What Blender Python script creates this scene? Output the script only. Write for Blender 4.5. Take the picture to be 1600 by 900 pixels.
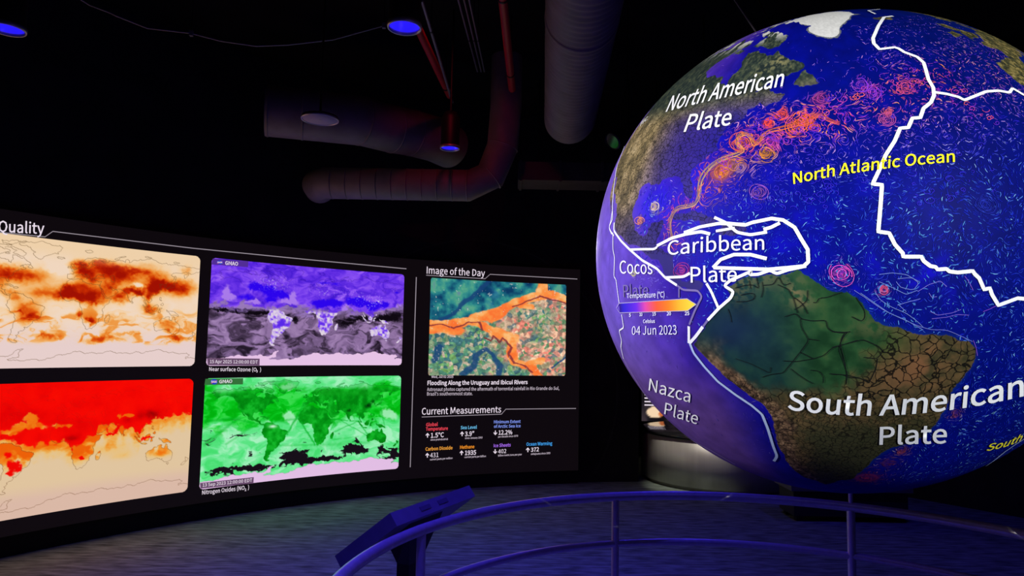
import bpy, math, random
import numpy as np
from mathutils import Matrix, Vector

# ---------------------------------------------------------------- clear
for o in list(bpy.data.objects):
    bpy.data.objects.remove(o)
scene = bpy.context.scene
COL = scene.collection
rng = np.random.default_rng(7)

# ---------------------------------------------------------------- camera
EYE = 1.90
F, PITCH, ROLL = 1079.17, math.radians(4.7592), math.radians(1.0503)
cp, sp, cr, sr = math.cos(PITCH), math.sin(PITCH), math.cos(ROLL), math.sin(ROLL)
cam_d = bpy.data.cameras.new('camera')
cam_d.sensor_width = 36.0
cam_d.lens = 36.0 * F / 1600.0
cam_d.clip_start = 0.05
cam = bpy.data.objects.new('camera', cam_d)
COL.objects.link(cam)
cam.matrix_world = Matrix(((cr, -sr, 0, 0), (-sr * sp, -cr * sp, -cp, 0), (sr * cp, cr * cp, -sp, EYE), (0, 0, 0, 1)))
scene.camera = cam

# ---------------------------------------------------------------- world, exposure
w = bpy.data.worlds.new('world')
scene.world = w
w.use_nodes = True
w.node_tree.nodes['Background'].inputs[0].default_value = (0.02, 0.015, 0.03, 1)
w.node_tree.nodes['Background'].inputs[1].default_value = 0.0
vs = scene.view_settings
scene.display_settings.display_device = 'sRGB'
vs.view_transform = 'Standard'
vs.look = 'None'
vs.exposure = 0.0
vs.gamma = 1.0
vs.use_curve_mapping = False
scene.cycles.use_denoising = True
scene.cycles.max_bounces = 6

# globe placement (needed for the projectors that light it)
GC = np.array([1.186, 2.592, EYE + 0.3617])
GR = 0.864


def spot(name, loc, target, power, color, angle, blend=0.1, radius=0.03):
    d = bpy.data.lights.new(name, 'SPOT')
    d.energy = power
    d.color = color
    d.spot_size = angle
    d.spot_blend = blend
    d.shadow_soft_size = radius
    o = bpy.data.objects.new(name, d)
    COL.objects.link(o)
    o.location = loc
    o.rotation_euler = (Vector(target) - Vector(loc)).to_track_quat('-Z', 'Y').to_euler()
    return o


# the ring of projectors that throw the map onto the globe, each beam just covers the globe
PROJ = 1.0
for az, dist, h, powr, colr in ((-48, 5.2, 0.7, 980, (1.0, 0.96, 1.0)), (38, 5.2, 0.7, 980, (0.96, 0.98, 1.0)),
                                (128, 5.2, 0.7, 520, (0.95, 0.98, 1.0)), (-138, 4.6, 0.7, 200, (1.0, 0.92, 1.0))):
    a = math.atan2(-GC[1], -GC[0]) + math.radians(az)
    loc = (GC[0] + dist * math.cos(a), GC[1] + dist * math.sin(a), GC[2] + h)
    dd = math.hypot(dist, h)
    spot('projector_beam', loc, tuple(GC), powr * PROJ, colr, 2 * math.asin(GR / dd) * 0.995, 0.04, 0.02)


# ---------------------------------------------------------------- pixel helpers (photo frame 1600x900)
def ray(px, py):
    a = np.asarray(px, float) - 800.0
    b = np.asarray(py, float) - 450.0
    u = a * cr + b * sr
    v = -a * sr + b * cr
    d = np.stack([u / F, cp + sp * v / F, sp - cp * v / F], -1)
    return d / np.linalg.norm(d, axis=-1, keepdims=True)


EYEV = np.array([0, 0, EYE])


def at_z(px, py, z):
    d = ray(px, py)
    return EYEV + d * ((z - EYE) / d[2])


def at_y(px, py, y):
    d = ray(px, py)
    return EYEV + d * (y / d[1])


WCX, WCY, WR = 2.7681, 1.6134, 8.3971     # curved wall: centre and radius of the screen face


def wall_pt(th, z, off=0.0):
    r = WR - off
    return np.array([WCX + r * math.sin(th), WCY + r * math.cos(th), z])


def wall_hit(px, py, off=0.0):
    d = ray(px, py)
    A = d[..., 0] ** 2 + d[..., 1] ** 2
    B = -2 * (d[..., 0] * WCX + d[..., 1] * WCY)
    C = WCX ** 2 + WCY ** 2 - (WR - off) ** 2
    t = (-B + np.sqrt(B * B - 4 * A * C)) / (2 * A)
    return EYEV + d * t[..., None]


def globe_dir(px, py):
    d = ray(px, py)
    c = GC - EYEV
    b = d @ c
    disc = b * b - (c @ c - GR * GR)
    t = b - np.sqrt(np.maximum(disc, 0))
    P = d * t[..., None] - c
    return P / np.linalg.norm(P, axis=-1, keepdims=True)


def globe_hit(px, py, off=0.0):
    return GC + globe_dir(px, py) * (GR + off)


# map orientation on the globe
GM = np.array([[0.8208189, -0.53412514, -0.20240224], [0.47561362, 0.83535268, -0.27564031], [0.31630367, 0.12998552, 0.93971046]])


def ll_dir(lon, lat):
    a, b = np.radians(lon), np.radians(lat)
    v = np.stack([np.cos(b) * np.sin(a), -np.cos(b) * np.cos(a), np.sin(b)], -1)
    return v @ GM.T


def dir_ll(v):
    q = v @ GM
    return np.degrees(np.arctan2(q[..., 0], -q[..., 1])), np.degrees(np.arcsin(np.clip(q[..., 2], -1, 1)))


def px_ll(px, py):
    return dir_ll(globe_dir(px, py))


def warp_ll(lon, lat):
    x, y = lon + 60, lat - 15
    k = np.exp(-(np.maximum(np.hypot(x, y) - 60, 0) / 25) ** 2)
    return lon + k * (-0.30 + 0.0723 * x - 0.0187 * y), lat + k * (-0.30 + 0.0066 * x + 0.0014 * y)


# ---------------------------------------------------------------- object helpers
def tag(o, label=None, cat=None, group=None, kind=None):
    if label: o['label'] = label
    if cat: o['category'] = cat
    if group: o['group'] = group
    if kind: o['kind'] = kind
    return o


def thing(name, loc, label, cat, group=None):
    o = bpy.data.objects.new(name, None)
    o.empty_display_size = 0.1
    COL.objects.link(o)
    o.location = tuple(float(c) for c in loc)
    return tag(o, label, cat, group)


def link(name, me, mat, parent=None):
    o = bpy.data.objects.new(name, me)
    COL.objects.link(o)
    if mat is not None:
        me.materials.append(mat)
    if parent is not None:
        o.parent = parent
        if parent.type == 'EMPTY':
            o.location = -parent.location      # meshes carry world coordinates
    return o


class MB:
    """collects simple shapes in world coordinates and builds ONE mesh"""
    def __init__(s):
        s.v, s.f, s.sm = [], [], []

    def add(s, vs_, fs, smooth=False):
        n = len(s.v)
        s.v += [tuple(map(float, p)) for p in vs_]
        for f in fs:
            s.f.append([n + i for i in f])
            s.sm.append(smooth)
        return s

    def box(s, c, size, rz=0.0):
        cx, cy, cz = c
        a, b, h = size[0] / 2, size[1] / 2, size[2] / 2
        ca, sa = math.cos(rz), math.sin(rz)
        vv = []
        for x, y, z in ((-a, -b, -h), (a, -b, -h), (a, b, -h), (-a, b, -h), (-a, -b, h), (a, -b, h), (a, b, h), (-a, b, h)):
            vv.append((cx + x * ca - y * sa, cy + x * sa + y * ca, cz + z))
        return s.add(vv, [(0, 3, 2, 1), (4, 5, 6, 7), (0, 1, 5, 4), (1, 2, 6, 5), (2, 3, 7, 6), (3, 0, 4, 7)])

    def prism(s, pts, vec):
        """solid from a planar outline swept along vec"""
        n = len(pts)
        vv = [tuple(p) for p in pts] + [tuple(np.asarray(p) + np.asarray(vec)) for p in pts]
        fs = [tuple(range(n))[::-1], tuple(range(n, 2 * n))] + [(i, (i + 1) % n, n + (i + 1) % n, n + i) for i in range(n)]
        return s.add(vv, fs)

    def tube(s, path, rad, seg=16, closed=False, caps=True, smooth=True):
        P = [np.asarray(p, float) for p in path]
        n = len(P)
        rads = rad if hasattr(rad, '__len__') else [rad] * n
        vv, fs = [], []
        prev = None
        for i in range(n):
            if closed:
                t = P[(i + 1) % n] - P[i - 1]
            else:
                t = P[min(i + 1, n - 1)] - P[max(i - 1, 0)]
            t = t / (np.linalg.norm(t) + 1e-12)
            if prev is None:
                up = np.array([0, 0, 1.0]) if abs(t[2]) < 0.9 else np.array([1.0, 0, 0])
                e1 = np.cross(t, up)
            else:
                e1 = prev - t * (prev @ t)
            e1 /= np.linalg.norm(e1) + 1e-12
            prev = e1
            e2 = np.cross(t, e1)
            for k in range(seg):
                a = 2 * math.pi * k / seg
                vv.append(P[i] + rads[i] * (math.cos(a) * e1 + math.sin(a) * e2))
        m = n if closed else n - 1
        for i in range(m):
            j = (i + 1) % n
            for k in range(seg):
                l = (k + 1) % seg
                fs.append((i * seg + k, i * seg + l, j * seg + l, j * seg + k))
        s.add(vv, fs, smooth)
        if caps and not closed:
            s.add(vv[:seg], [tuple(range(seg))[::-1]])
            s.add(vv[-seg:], [tuple(range(seg))])
        return s

    def lathe(s, c, prof, seg=32, smooth=True):
        """prof: list of (radius, z) about a vertical axis through c"""
        vv, fs = [], []
        for r, z in prof:
            for k in range(seg):
                a = 2 * math.pi * k / seg
                vv.append((c[0] + r * math.cos(a), c[1] + r * math.sin(a), c[2] + z))
        for i in range(len(prof) - 1):
            for k in range(seg):
                l = (k + 1) % seg
                fs.append((i * seg + k, i * seg + l, (i + 1) * seg + l, (i + 1) * seg + k))
        return s.add(vv, fs, smooth)

    def build(s, name, mat, parent=None):
        me = bpy.data.meshes.new(name)
        me.from_pydata(s.v, [], s.f)
        me.polygons.foreach_set('use_smooth', s.sm)
        me.update()
        return link(name, me, mat, parent)


def quad_mesh(name, P, faces, cols=None, extra=None, smooth=True):
    """fast mesh from an (N,3) array, an (F,4) array and per-vertex linear colours"""
    me = bpy.data.meshes.new(name)
    nv, nf = len(P), len(faces)
    me.vertices.add(nv)
    me.vertices.foreach_set('co', np.ascontiguousarray(P, np.float32).ravel())
    me.loops.add(nf * 4)
    me.loops.foreach_set('vertex_index', np.ascontiguousarray(faces, np.int32).ravel())
    me.polygons.add(nf)
    me.polygons.foreach_set('loop_start', np.arange(nf, dtype=np.int32) * 4)
    me.polygons.foreach_set('use_smooth', np.full(nf, smooth))
    for nm, arr in (('print', cols), ('net', extra)):
        if arr is None: continue
        c = np.ones((nv, 4), np.float32)
        c[:, :3] = arr
        at = me.color_attributes.new(nm, 'FLOAT_COLOR', 'POINT')
        at.data.foreach_set('color', c.ravel())
    me.update(calc_edges=True)
    me.validate()
    return me


def grid_faces(n, m, keep=None):
    i = np.arange(n * m).reshape(n, m)
    f = np.stack([i[:-1, :-1], i[1:, :-1], i[1:, 1:], i[:-1, 1:]], -1)
    if keep is not None:
        return f[keep]
    return f.reshape(-1, 4)


# ---------------------------------------------------------------- materials
def s2l(c):
    c = np.asarray(c, float) / 255.0
    c = np.clip(c, 0, 1)
    return np.where(c <= 0.04045, c / 12.92, ((c + 0.055) / 1.055) ** 2.4)


def lin(*c):
    return tuple(s2l(c)) + (1.0,)


def mat(name, base, rough=0.5, metal=0.0, emit=None, estr=0.0, bump=None, spec=0.5, vary=0.0, vscale=8.0, stretch=(1, 1, 1)):
    m = bpy.data.materials.new(name)
    m.use_nodes = True
    nt = m.node_tree
    b = nt.nodes['Principled BSDF']
    b.inputs['Base Color'].default_value = base
    b.inputs['Roughness'].default_value = rough
    b.inputs['Metallic'].default_value = metal
    b.inputs['Specular IOR Level'].default_value = spec
    if emit:
        b.inputs['Emission Color'].default_value = emit
        b.inputs['Emission Strength'].default_value = estr
    if vary or bump:
        tc = nt.nodes.new('ShaderNodeTexCoord')
        mp = nt.nodes.new('ShaderNodeMapping')
        mp.inputs['Scale'].default_value = stretch
        nz = nt.nodes.new('ShaderNodeTexNoise')
        nz.inputs['Scale'].default_value = vscale
        nz.inputs['Detail'].default_value = 5
        nt.links.new(tc.outputs['Object'], mp.inputs['Vector'])
        nt.links.new(mp.outputs['Vector'], nz.inputs['Vector'])
        if vary:
            rp = nt.nodes.new('ShaderNodeValToRGB')
            rp.color_ramp.elements[0].position = 0.3
            rp.color_ramp.elements[1].position = 0.7
            rp.color_ramp.elements[0].color = tuple(c * (1 - vary) for c in base[:3]) + (1,)
            rp.color_ramp.elements[1].color = tuple(min(1, c * (1 + vary)) for c in base[:3]) + (1,)
            nt.links.new(nz.outputs['Fac'], rp.inputs['Fac'])
            nt.links.new(rp.outputs['Color'], b.inputs['Base Color'])
        if bump:
            bp = nt.nodes.new('ShaderNodeBump')
            bp.inputs['Strength'].default_value = bump
            bp.inputs['Distance'].default_value = 0.01
            nt.links.new(nz.outputs['Fac'], bp.inputs['Height'])
            nt.links.new(bp.outputs['Normal'], b.inputs['Normal'])
    return m


def screen_mat(name, strength=1.0):
    """a lit LED picture: colours come from the mesh, plus a faint LED grain"""
    m = bpy.data.materials.new(name)
    m.use_nodes = True
    nt = m.node_tree
    b = nt.nodes['Principled BSDF']
    at = nt.nodes.new('ShaderNodeAttribute')
    at.attribute_name = 'print'
    b.inputs['Base Color'].default_value = (0.01, 0.01, 0.01, 1)
    b.inputs['Roughness'].default_value = 0.6
    b.inputs['Specular IOR Level'].default_value = 0.1
    nt.links.new(at.outputs['Color'], b.inputs['Emission Color'])
    b.inputs['Emission Strength'].default_value = strength
    return m


def glow(name, rgb, strength=1.0):
    return mat(name, (0.01, 0.01, 0.01, 1), 0.6, 0, lin(*rgb), strength, spec=0.1)


M_CEIL = mat('black_ceiling_paint', (0.012, 0.011, 0.013, 1), 0.9, vary=0.3, vscale=2, spec=0.1)
M_WALL = mat('black_wall_paint', (0.03, 0.027, 0.031, 1), 0.85, vary=0.25, vscale=3, spec=0.15)
M_CARPET = mat('dark_carpet', (0.26, 0.32, 0.265, 1), 0.95, vary=0.55, vscale=9, bump=0.3, spec=0.05, stretch=(0.5, 2.2, 1))
M_LED = mat('led_black_face', (0.010, 0.009, 0.010, 1), 0.45, 0, (0.0042, 0.0026, 0.0036, 1), 1.0, spec=0.25)
M_PLINTH = mat('plinth_black', (0.012, 0.012, 0.012, 1), 0.6, spec=0.25)
M_DUCT = mat('duct_galvanised', (0.30, 0.25, 0.235, 1), 0.6, 0.2, vary=0.15, vscale=6)
M_DUCT_DK = mat('duct_painted_dark', (0.06, 0.055, 0.058, 1), 0.6, 0.2, vary=0.2, vscale=5)
M_BLACK = mat('black_metal', (0.01, 0.01, 0.011, 1), 0.5, 0.2)
M_RAIL = mat('brushed_rail_steel', (0.82, 0.76, 0.78, 1), 0.30, 0.5, vary=0.08, vscale=30)
M_TRIM = mat('trim_ring_steel', (0.55, 0.52, 0.58, 1), 0.35, 0.6)
M_BLUELAMP = mat('blue_lamp', (0.02, 0.02, 0.1, 1), 0.4, 0, (0.025, 0.02, 0.95, 1), 1.0)
M_BLUEREF = mat('blue_reflector', (0.25, 0.25, 0.9, 1), 0.25, 0.6, (0.02, 0.01, 0.85, 1), 0.9)
M_LAMPCORE = mat('lamp_core', (0.2, 0.2, 0.9, 1), 0.4, 0, (0.25, 0.12, 1.0, 1), 1.4)
M_REDPIPE = mat('red_sprinkler_paint', (0.62, 0.02, 0.035, 1), 0.45)
M_CONDUIT = mat('conduit_grey', (0.32, 0.30, 0.33, 1), 0.45, 0.5)
M_SPEAKER = mat('speaker_grille', (0.50, 0.42, 0.62, 1), 0.7, 0.0, bump=0.2, vscale=200)
M_LECT = mat('lectern_casing', (0.26, 0.25, 0.30, 1), 0.45, 0.1, vary=0.1, vscale=12)
M_VENT = mat('lectern_vent', (0.14, 0.13, 0.17, 1), 0.6)
M_GLASS = mat('dark_display_glass', (0.01, 0.01, 0.012, 1), 0.08)
M_DESK = mat('brushed_steel_cladding', (0.56, 0.54, 0.50, 1), 0.45, 0.4, vary=0.06, vscale=18, stretch=(1, 1, 0.08))
M_TOP = mat('desk_top_black', (0.02, 0.02, 0.022, 1), 0.08)
M_BENCH = mat('bench_black', (0.035, 0.032, 0.03, 1), 0.5, vary=0.2)
M_BENCHTOP = mat('bench_top_grey', (0.16, 0.15, 0.15, 1), 0.4)  # pale reflection on the black bench's top put into the colour
M_CABLE = mat('black_cable', (0.05, 0.045, 0.045, 1), 0.5)
M_STEELCABLE = mat('steel_cable', (0.05, 0.04, 0.04, 1), 0.4, 0.6)
M_LENS = mat('lamp_glass', (0.10, 0.08, 0.08, 1), 0.06, 0.6)
M_SCREEN = screen_mat('led_picture', 1.0)
M_TXT = glow('screen_text_white', (236, 222, 236), 1.0)
M_TXTDIM = glow('screen_text_grey', (205, 190, 205), 1.0)
M_LINE = glow('screen_line_grey', (150, 140, 150), 1.0)

# ---------------------------------------------------------------- noise in arrays
_tab = np.random.default_rng(11).random((8, 256, 256))


def vnoise(x, y, k=0):
    t = _tab[k % 8]
    xi, yi = np.floor(x).astype(int), np.floor(y).astype(int)
    fx, fy = x - xi, y - yi
    fx = fx * fx * (3 - 2 * fx)
    fy = fy * fy * (3 - 2 * fy)
    a = t[yi % 256, xi % 256]
    b = t[yi % 256, (xi + 1) % 256]
    c = t[(yi + 1) % 256, xi % 256]
    d = t[(yi + 1) % 256, (xi + 1) % 256]
    return (a * (1 - fx) + b * fx) * (1 - fy) + (c * (1 - fx) + d * fx) * fy


def fbm(x, y, octv=4, k=0):
    s, a, n = 0, 1.0, 0
    for i in range(octv):
        s = s + a * vnoise(x * 2 ** i + 17.3 * i, y * 2 ** i + 5.1 * i, k + i)
        n += a
        a *= 0.5
    return s / n


def smooth(a, b, x):
    t = np.clip((x - a) / (b - a), 0, 1)
    return t * t * (3 - 2 * t)


def ramp(x, stops):
    xs = [s_[0] for s_ in stops]
    return np.stack([np.interp(x, xs, [s_[1][k] for s_ in stops]) for k in range(3)], -1)


def mixc(a, b, t):
    a = np.asarray(a, float)
    b = np.asarray(b, float)
    return a * (1 - t[..., None]) + b * t[..., None]


# ---------------------------------------------------------------- coastlines of the world (lon, lat)
WORLD = {
 'namerica': [(-168,65.5),(-162,66.5),(-166,68.3),(-156,71.3),(-141,69.6),(-128,70.5),(-115,68),(-108,68),(-96,68),(-94,72),(-88,69),(-82,69),(-81,67),(-87,64.5),(-94,60.5),(-94.5,58.5),(-92,57),(-88,56.5),(-82.3,55),(-82,52.8),(-79,51.5),(-79,54.5),(-76.8,57.2),(-78,60),(-77.8,62.4),(-73,62.2),(-69.5,60.5),(-66,58.8),(-64.5,60.3),(-61.5,57),(-58,54.8),(-55.8,52.5),(-58.5,51.3),(-66,50.2),(-69,48),(-64.5,49),(-65,47.5),(-61,45.8),(-65.5,43.5),(-67,44.8),(-70,43.7),(-70.5,42),(-70,41.6),(-74,40.7),(-75.2,38.5),(-76,37),(-75.5,35.2),(-78,33.9),(-81,32),(-81.3,30),(-80,26.8),(-80.4,25.2),(-81.8,26.2),(-82.8,28),(-84,30),(-89.5,30.2),(-90,29.1),(-94,29.6),(-97,28),(-97.5,25),(-97.8,22.5),(-96,19.2),(-94,18.2),(-91.5,18.5),(-90.4,21),(-87,21.5),(-87.5,19),(-88.3,16),(-83.4,15),(-83.7,11),(-82,9),(-79.5,9.5),(-77.3,8.7),(-78,7.5),(-80,7.4),(-83,8.3),(-85.7,10),(-87.5,13),(-92,14.5),(-95,16),(-99.5,16.7),(-105.5,20),(-105.5,22.5),(-109,26),(-112.5,30),(-114.8,31.7),(-112.8,28),(-110,24),(-109.5,23),(-112,25),(-115,28.5),(-117,32.5),(-120.5,34.5),(-122.5,37.5),(-124.3,40.3),(-124,46),(-124.7,48.3),(-122.5,48.5),(-128,51),(-131,55),(-136,58.5),(-140,59.8),(-146,60.8),(-151,59.3),(-154,58.5),(-158,56.3),(-164,54.7),(-158,58.5),(-162,59),(-165,61.5),(-161,64),(-166,64.5)],
 'samerica': [(-77.3,8.7),(-75.5,10.7),(-72,12.2),(-71.3,11),(-71.5,10.9),(-68,11.2),(-64,10.3),(-61.9,10.7),(-60,8.5),(-57,6),(-52,5),(-50,1.7),(-50,0),(-48,-.8),(-44.5,-2.7),(-41,-2.9),(-37.5,-4.5),(-35.2,-5.5),(-34.8,-7.5),(-37,-11),(-39,-13),(-39,-17.5),(-40.5,-21),(-42,-23),(-45,-23.8),(-48.5,-26),(-48.8,-28.5),(-52,-32.5),(-54.5,-34.8),(-58,-34),(-57,-36.5),(-58.5,-38.5),(-62,-39),(-65,-41),(-63.7,-42.5),(-67.3,-45.5),(-65.8,-47.5),(-69,-51),(-68.4,-52.4),(-65.2,-54.7),(-69,-55.4),(-74,-52.5),(-75.5,-48),(-73,-42),(-73.5,-38),(-71.5,-31),(-70.3,-18.4),(-76,-14),(-79.5,-7.5),(-81.3,-4.7),(-80,-2.5),(-80,0.5),(-78.5,1.8),(-77.3,4),(-77.8,7)],
 'greenland': [(-44,60),(-48,61),(-51.5,64),(-54,67),(-51,69.5),(-55,71.5),(-58,75.5),(-68,76.2),(-72,78),(-66,80),(-55,82.3),(-35,83.5),(-22,82.5),(-18,79.5),(-20,75),(-24,72),(-22.5,70.3),(-32,68),(-37,66),(-40.5,64.5),(-42.5,61.5)],
 'africa': [(-6,35.8),(-1,35.5),(10,37.2),(11,33.8),(15.5,32.3),(20,31),(22,32.8),(29,31),(34.2,31.3),(32.6,29.9),(34.5,27),(37,22),(37.5,18.5),(39.8,15),(43.2,12.2),(43.3,11.3),(51,11.8),(48,5),(42,-1.5),(39,-6),(40.5,-11),(40.5,-15),(35,-20),(35.5,-24),(32.8,-26),(31,-29.5),(27,-33.7),(20,-34.8),(18.3,-33),(15,-27),(12,-18),(13.7,-12),(12,-5.5),(9,-1),(9.5,4),(6,4.3),(2,6.3),(-4,5.2),(-7.5,4.4),(-11.5,7),(-15,11),(-17.4,14.7),(-16.3,19.5),(-17,21.5),(-13,27.7),(-9.7,30),(-9.5,32.5)],
 'eurasia': [(-9.3,43),(-1.7,43.4),(-1.2,46),(-4.7,48.4),(-1.5,49.2),(2,51),(4.5,52.8),(8.2,53.8),(8.2,57),(10.5,57.6),(10,54.5),(14,54),(19,54.5),(21,57),(24,59.2),(30,60),(22,60),(21.5,63),(25.3,65.3),(22,65.7),(17,61.5),(18.5,60),(16.5,57),(14,55.5),(11,59),(7,58),(5,61),(11,64.5),(15,68.5),(25,71),(31,70.2),(41,67.5),(40,66.3),(33,66.7),(37,64),(44,66),(44,68.2),(54,68.5),(60.5,69.8),(68,68.3),(67,71),(70,73),(73,71.5),(73,68),(78,72.3),(88,75),(98,76.2),(104,77.7),(113,74),(127,73.5),(130,71),(140,72.5),(152,71),(160,69.7),(170,70),(180,69),(180,65),(177.5,62.5),(170,60),(163.5,60),(162,56.5),(156.8,51),(156,57),(163,61.5),(157,61.5),(152,59),(143,59.3),(135.5,54.7),(141,52.5),(140,48),(132,43),(129.5,41),(127.5,39.5),(129.3,37),(129,35.2),(126.5,34.5),(126.5,37.5),(121.5,39.5),(118,39),(122,37),(119.3,35),(121.8,31.5),(121.5,28.5),(117,23.5),(110.5,21),(108,21.5),(105.7,19),(109,13),(106.5,10),(104.8,8.7),(102,12.5),(100,13.3),(99.3,9.5),(103.3,4),(104,1.4),(101,3),(98.5,8),(97.5,16),(94.5,16),(92,21.5),(88,21.6),(80.2,15),(79.8,10.3),(77.5,8),(74.5,13.5),(72.8,19),(72.5,21.5),(69,22.2),(66.7,25),(57,26.5),(51,28),(48,30),(50,26.5),(51.5,24.5),(54,24.2),(56.2,26),(59.7,22.5),(55,17.5),(45,12.8),(43,14.5),(39,21),(35,28),(34.9,29.5),(34.2,31.3),(36,36.5),(30.5,36.5),(27,37),(26.3,40),(31,41.2),(41,41.3),(37.5,44.7),(39,47.2),(35,45.2),(33,46),(30.5,46),(28,42),(26,40.7),(23,40.3),(24,37.7),(22.5,36.5),(19.5,41),(19,42),(13.5,45.5),(12.5,44),(18.4,40),(16.5,38.5),(15.7,38),(15.7,40),(12.3,41.7),(9,44.3),(3,43),(0,39.5),(-.7,37.7),(-5.5,36),(-9,37),(-9.4,39)],
 'caspian': [(47,45),(52,46.5),(53,42),(54,37),(49.5,37.5),(49.5,41)],
 'britain': [(-5.5,50),(1.3,51.3),(1.6,52.8),(-1.8,55.5),(-2,57.6),(-5,58.6),(-6,56.5),(-3,54),(-4.5,53),(-5,51.8)],
 'ireland': [(-10,52),(-6,52.2),(-6,55),(-9.5,54.2)],
 'iceland': [(-24,65.5),(-22.5,63.9),(-18.5,63.4),(-13.8,65),(-16,66.4),(-20,66),(-22.5,66.4)],
 'australia': [(113.5,-22),(114,-26.5),(115.5,-33.5),(118,-35),(124,-33.3),(131,-31.5),(135.5,-34.8),(138,-33),(138,-35.6),(141,-38.3),(146.5,-39),(150,-37.3),(153,-31),(153.3,-26),(149,-21),(146,-18.8),(145.3,-15),(142.5,-10.8),(141.5,-14),(140.5,-17.6),(136,-15.3),(136.8,-12.2),(131,-12),(129,-15),(125.5,-14),(122,-18)],
 'nz_n': [(173,-34.5),(178.4,-37.8),(175.2,-41.5),(174,-38.5)], 'nz_s': [(172.7,-40.6),(174,-42),(170.7,-46),(166.8,-46),(168.5,-44)],
 'madagascar': [(49.2,-12),(50.4,-15.5),(47,-25),(44,-24),(44.3,-17)],
 'borneo': [(109,1.5),(116.8,7),(119,5),(117.7,1),(116,-4),(110.3,-3)], 'sumatra': [(95.5,5.5),(104,-2),(105.8,-5.8),(102,-4),(98.5,1.7)],
 'java': [(105.2,-6.5),(114.4,-7.7),(114.3,-8.6),(106.5,-7.4)], 'sulawesi': [(119.5,-5.5),(120,0.5),(125,1.5),(121,-1),(122.5,-5)],
 'newguinea': [(131,-0.8),(135,-3.3),(141,-2.6),(147,-6),(150.5,-10.5),(146,-8.5),(138,-8.3),(133,-4)],
 'luzon': [(120.5,18.3),(122.2,18.3),(121.5,14),(124,13),(120.3,14.5)], 'mindanao': [(122,7),(125.5,9.7),(126.5,7),(125.4,5.7)],
 'honshu': [(131,34),(136,36.8),(140,40.5),(141.8,40),(140.8,36),(137,34.7)], 'kyushu': [(130,33.5),(132,33),(130.7,31.2)], 'hokkaido': [(140,42),(141.8,45.4),(145.5,43.4),(143,42)],
 'sakhalin': [(142,54),(143.5,52),(142.7,46)], 'srilanka': [(79.8,9.7),(81.8,7.5),(80.4,6)],
 'cuba': [(-84.8,22),(-80,23.1),(-74.3,20.2),(-77.5,19.9),(-78,21)], 'hispaniola': [(-74.4,18.5),(-73,19.9),(-69.8,19.6),(-68.4,18.6),(-71.5,17.7)],
 'baffin': [(-80,73.5),(-72,71),(-62,66.5),(-65,62),(-72,64),(-78,65),(-73,68.5),(-88,71)], 'victoria': [(-117,73),(-105,73),(-102,69),(-115,69)],
 'ellesmere': [(-90,76.5),(-78,77),(-62,82.5),(-75,83),(-92,81)], 'banks': [(-125,72),(-120,74.3),(-116,73),(-122,71.3)], 'devon': [(-95,74.5),(-80,74.7),(-80,76),(-96,76.5)],
 'southampton': [(-86,65.5),(-81,64),(-86.5,63.3)], 'newfoundland': [(-59,47.8),(-55.8,51.5),(-53,47),(-56,46.9)],
 'svalbard': [(11,79),(20,80.2),(22,78.5),(16,76.7)], 'novaya': [(52,71),(57,74),(68,76.8),(60,75),(57,70.8)], 'severnaya': [(95,80),(105,79),(100,78.2)], 'newsib': [(138,75.5),(148,75.3),(145,74)],
 'tasmania': [(144.8,-40.8),(148.2,-41),(147,-43.5)],
 'antarctica': [(-180,-78),(-160,-78),(-150,-77),(-135,-74.5),(-115,-74),(-100,-72.5),(-80,-73.5),(-70,-71),(-67,-67),(-60,-64),(-57,-63.5),(-61,-66),(-62,-72),(-62,-75),(-75,-77.5),(-60,-80),(-40,-78),(-27,-76),(-12,-71.5),(0,-70),(20,-70),(38,-69.5),(50,-66.5),(57,-67),(70,-69),(78,-69),(90,-66.5),(110,-66),(130,-66),(145,-67),(160,-69),(171,-71.5),(165,-75),(165,-78),(180,-78),(180,-90),(-180,-90)],
}


def rough_line(pts, levels=3, amp=0.16, closed=True):
    """midpoint displacement so that a coast reads as a coast"""
    r = random.Random(5)
    P = list(pts)
    for lv in range(levels):
        Q = []
        n = len(P)
        for i in range(n if closed else n - 1):
            a, b = P[i], P[(i + 1) % n]
            dx, dy = b[0] - a[0], b[1] - a[1]
            if abs(dx) > 60 or a[1] <= -89 or b[1] <= -89 or math.hypot(dx, dy) < 0.4:
                k = 0
            else:
                k = r.uniform(-1, 1) * amp
            Q += [a, ((a[0] + b[0]) / 2 - dy * k, (a[1] + b[1]) / 2 + dx * k)]
        if not closed: Q.append(P[-1])
        P = Q
    return P


def fill_poly(mask, pts, x0, x1, y0, y1):
    """even-odd scanline fill; row 0 is y1 (north)"""
    H, W = mask.shape
    X = [(p[0] - x0) / (x1 - x0) * W for p in pts]
    Y = [(y1 - p[1]) / (y1 - y0) * H for p in pts]
    n = len(pts)
    for i in range(n):
        xa, ya, xb, yb = X[i], Y[i], X[(i + 1) % n], Y[(i + 1) % n]
        if ya == yb: continue
        if ya > yb: xa, ya, xb, yb = xb, yb, xa, ya
        for r in range(max(0, math.ceil(ya - .5)), min(H - 1, math.ceil(yb - .5) - 1) + 1):
            x = xa + (r + .5 - ya) / (yb - ya) * (xb - xa)
            mask[r, max(0, min(W, int(round(x)))):] ^= True


ROUGH = {k: rough_line(v) for k, v in WORLD.items()}


def world_mask(H, names=None):
    m = np.zeros((H, 2 * H), bool)
    for k, v in ROUGH.items():
        if names is None or k in names:
            fill_poly(m, v, -180, 180, -90, 90)
    return m


def down(m, f):
    H, W = m.shape
    return m.reshape(H // f, f, W // f, f).astype(float).mean((1, 3))


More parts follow.
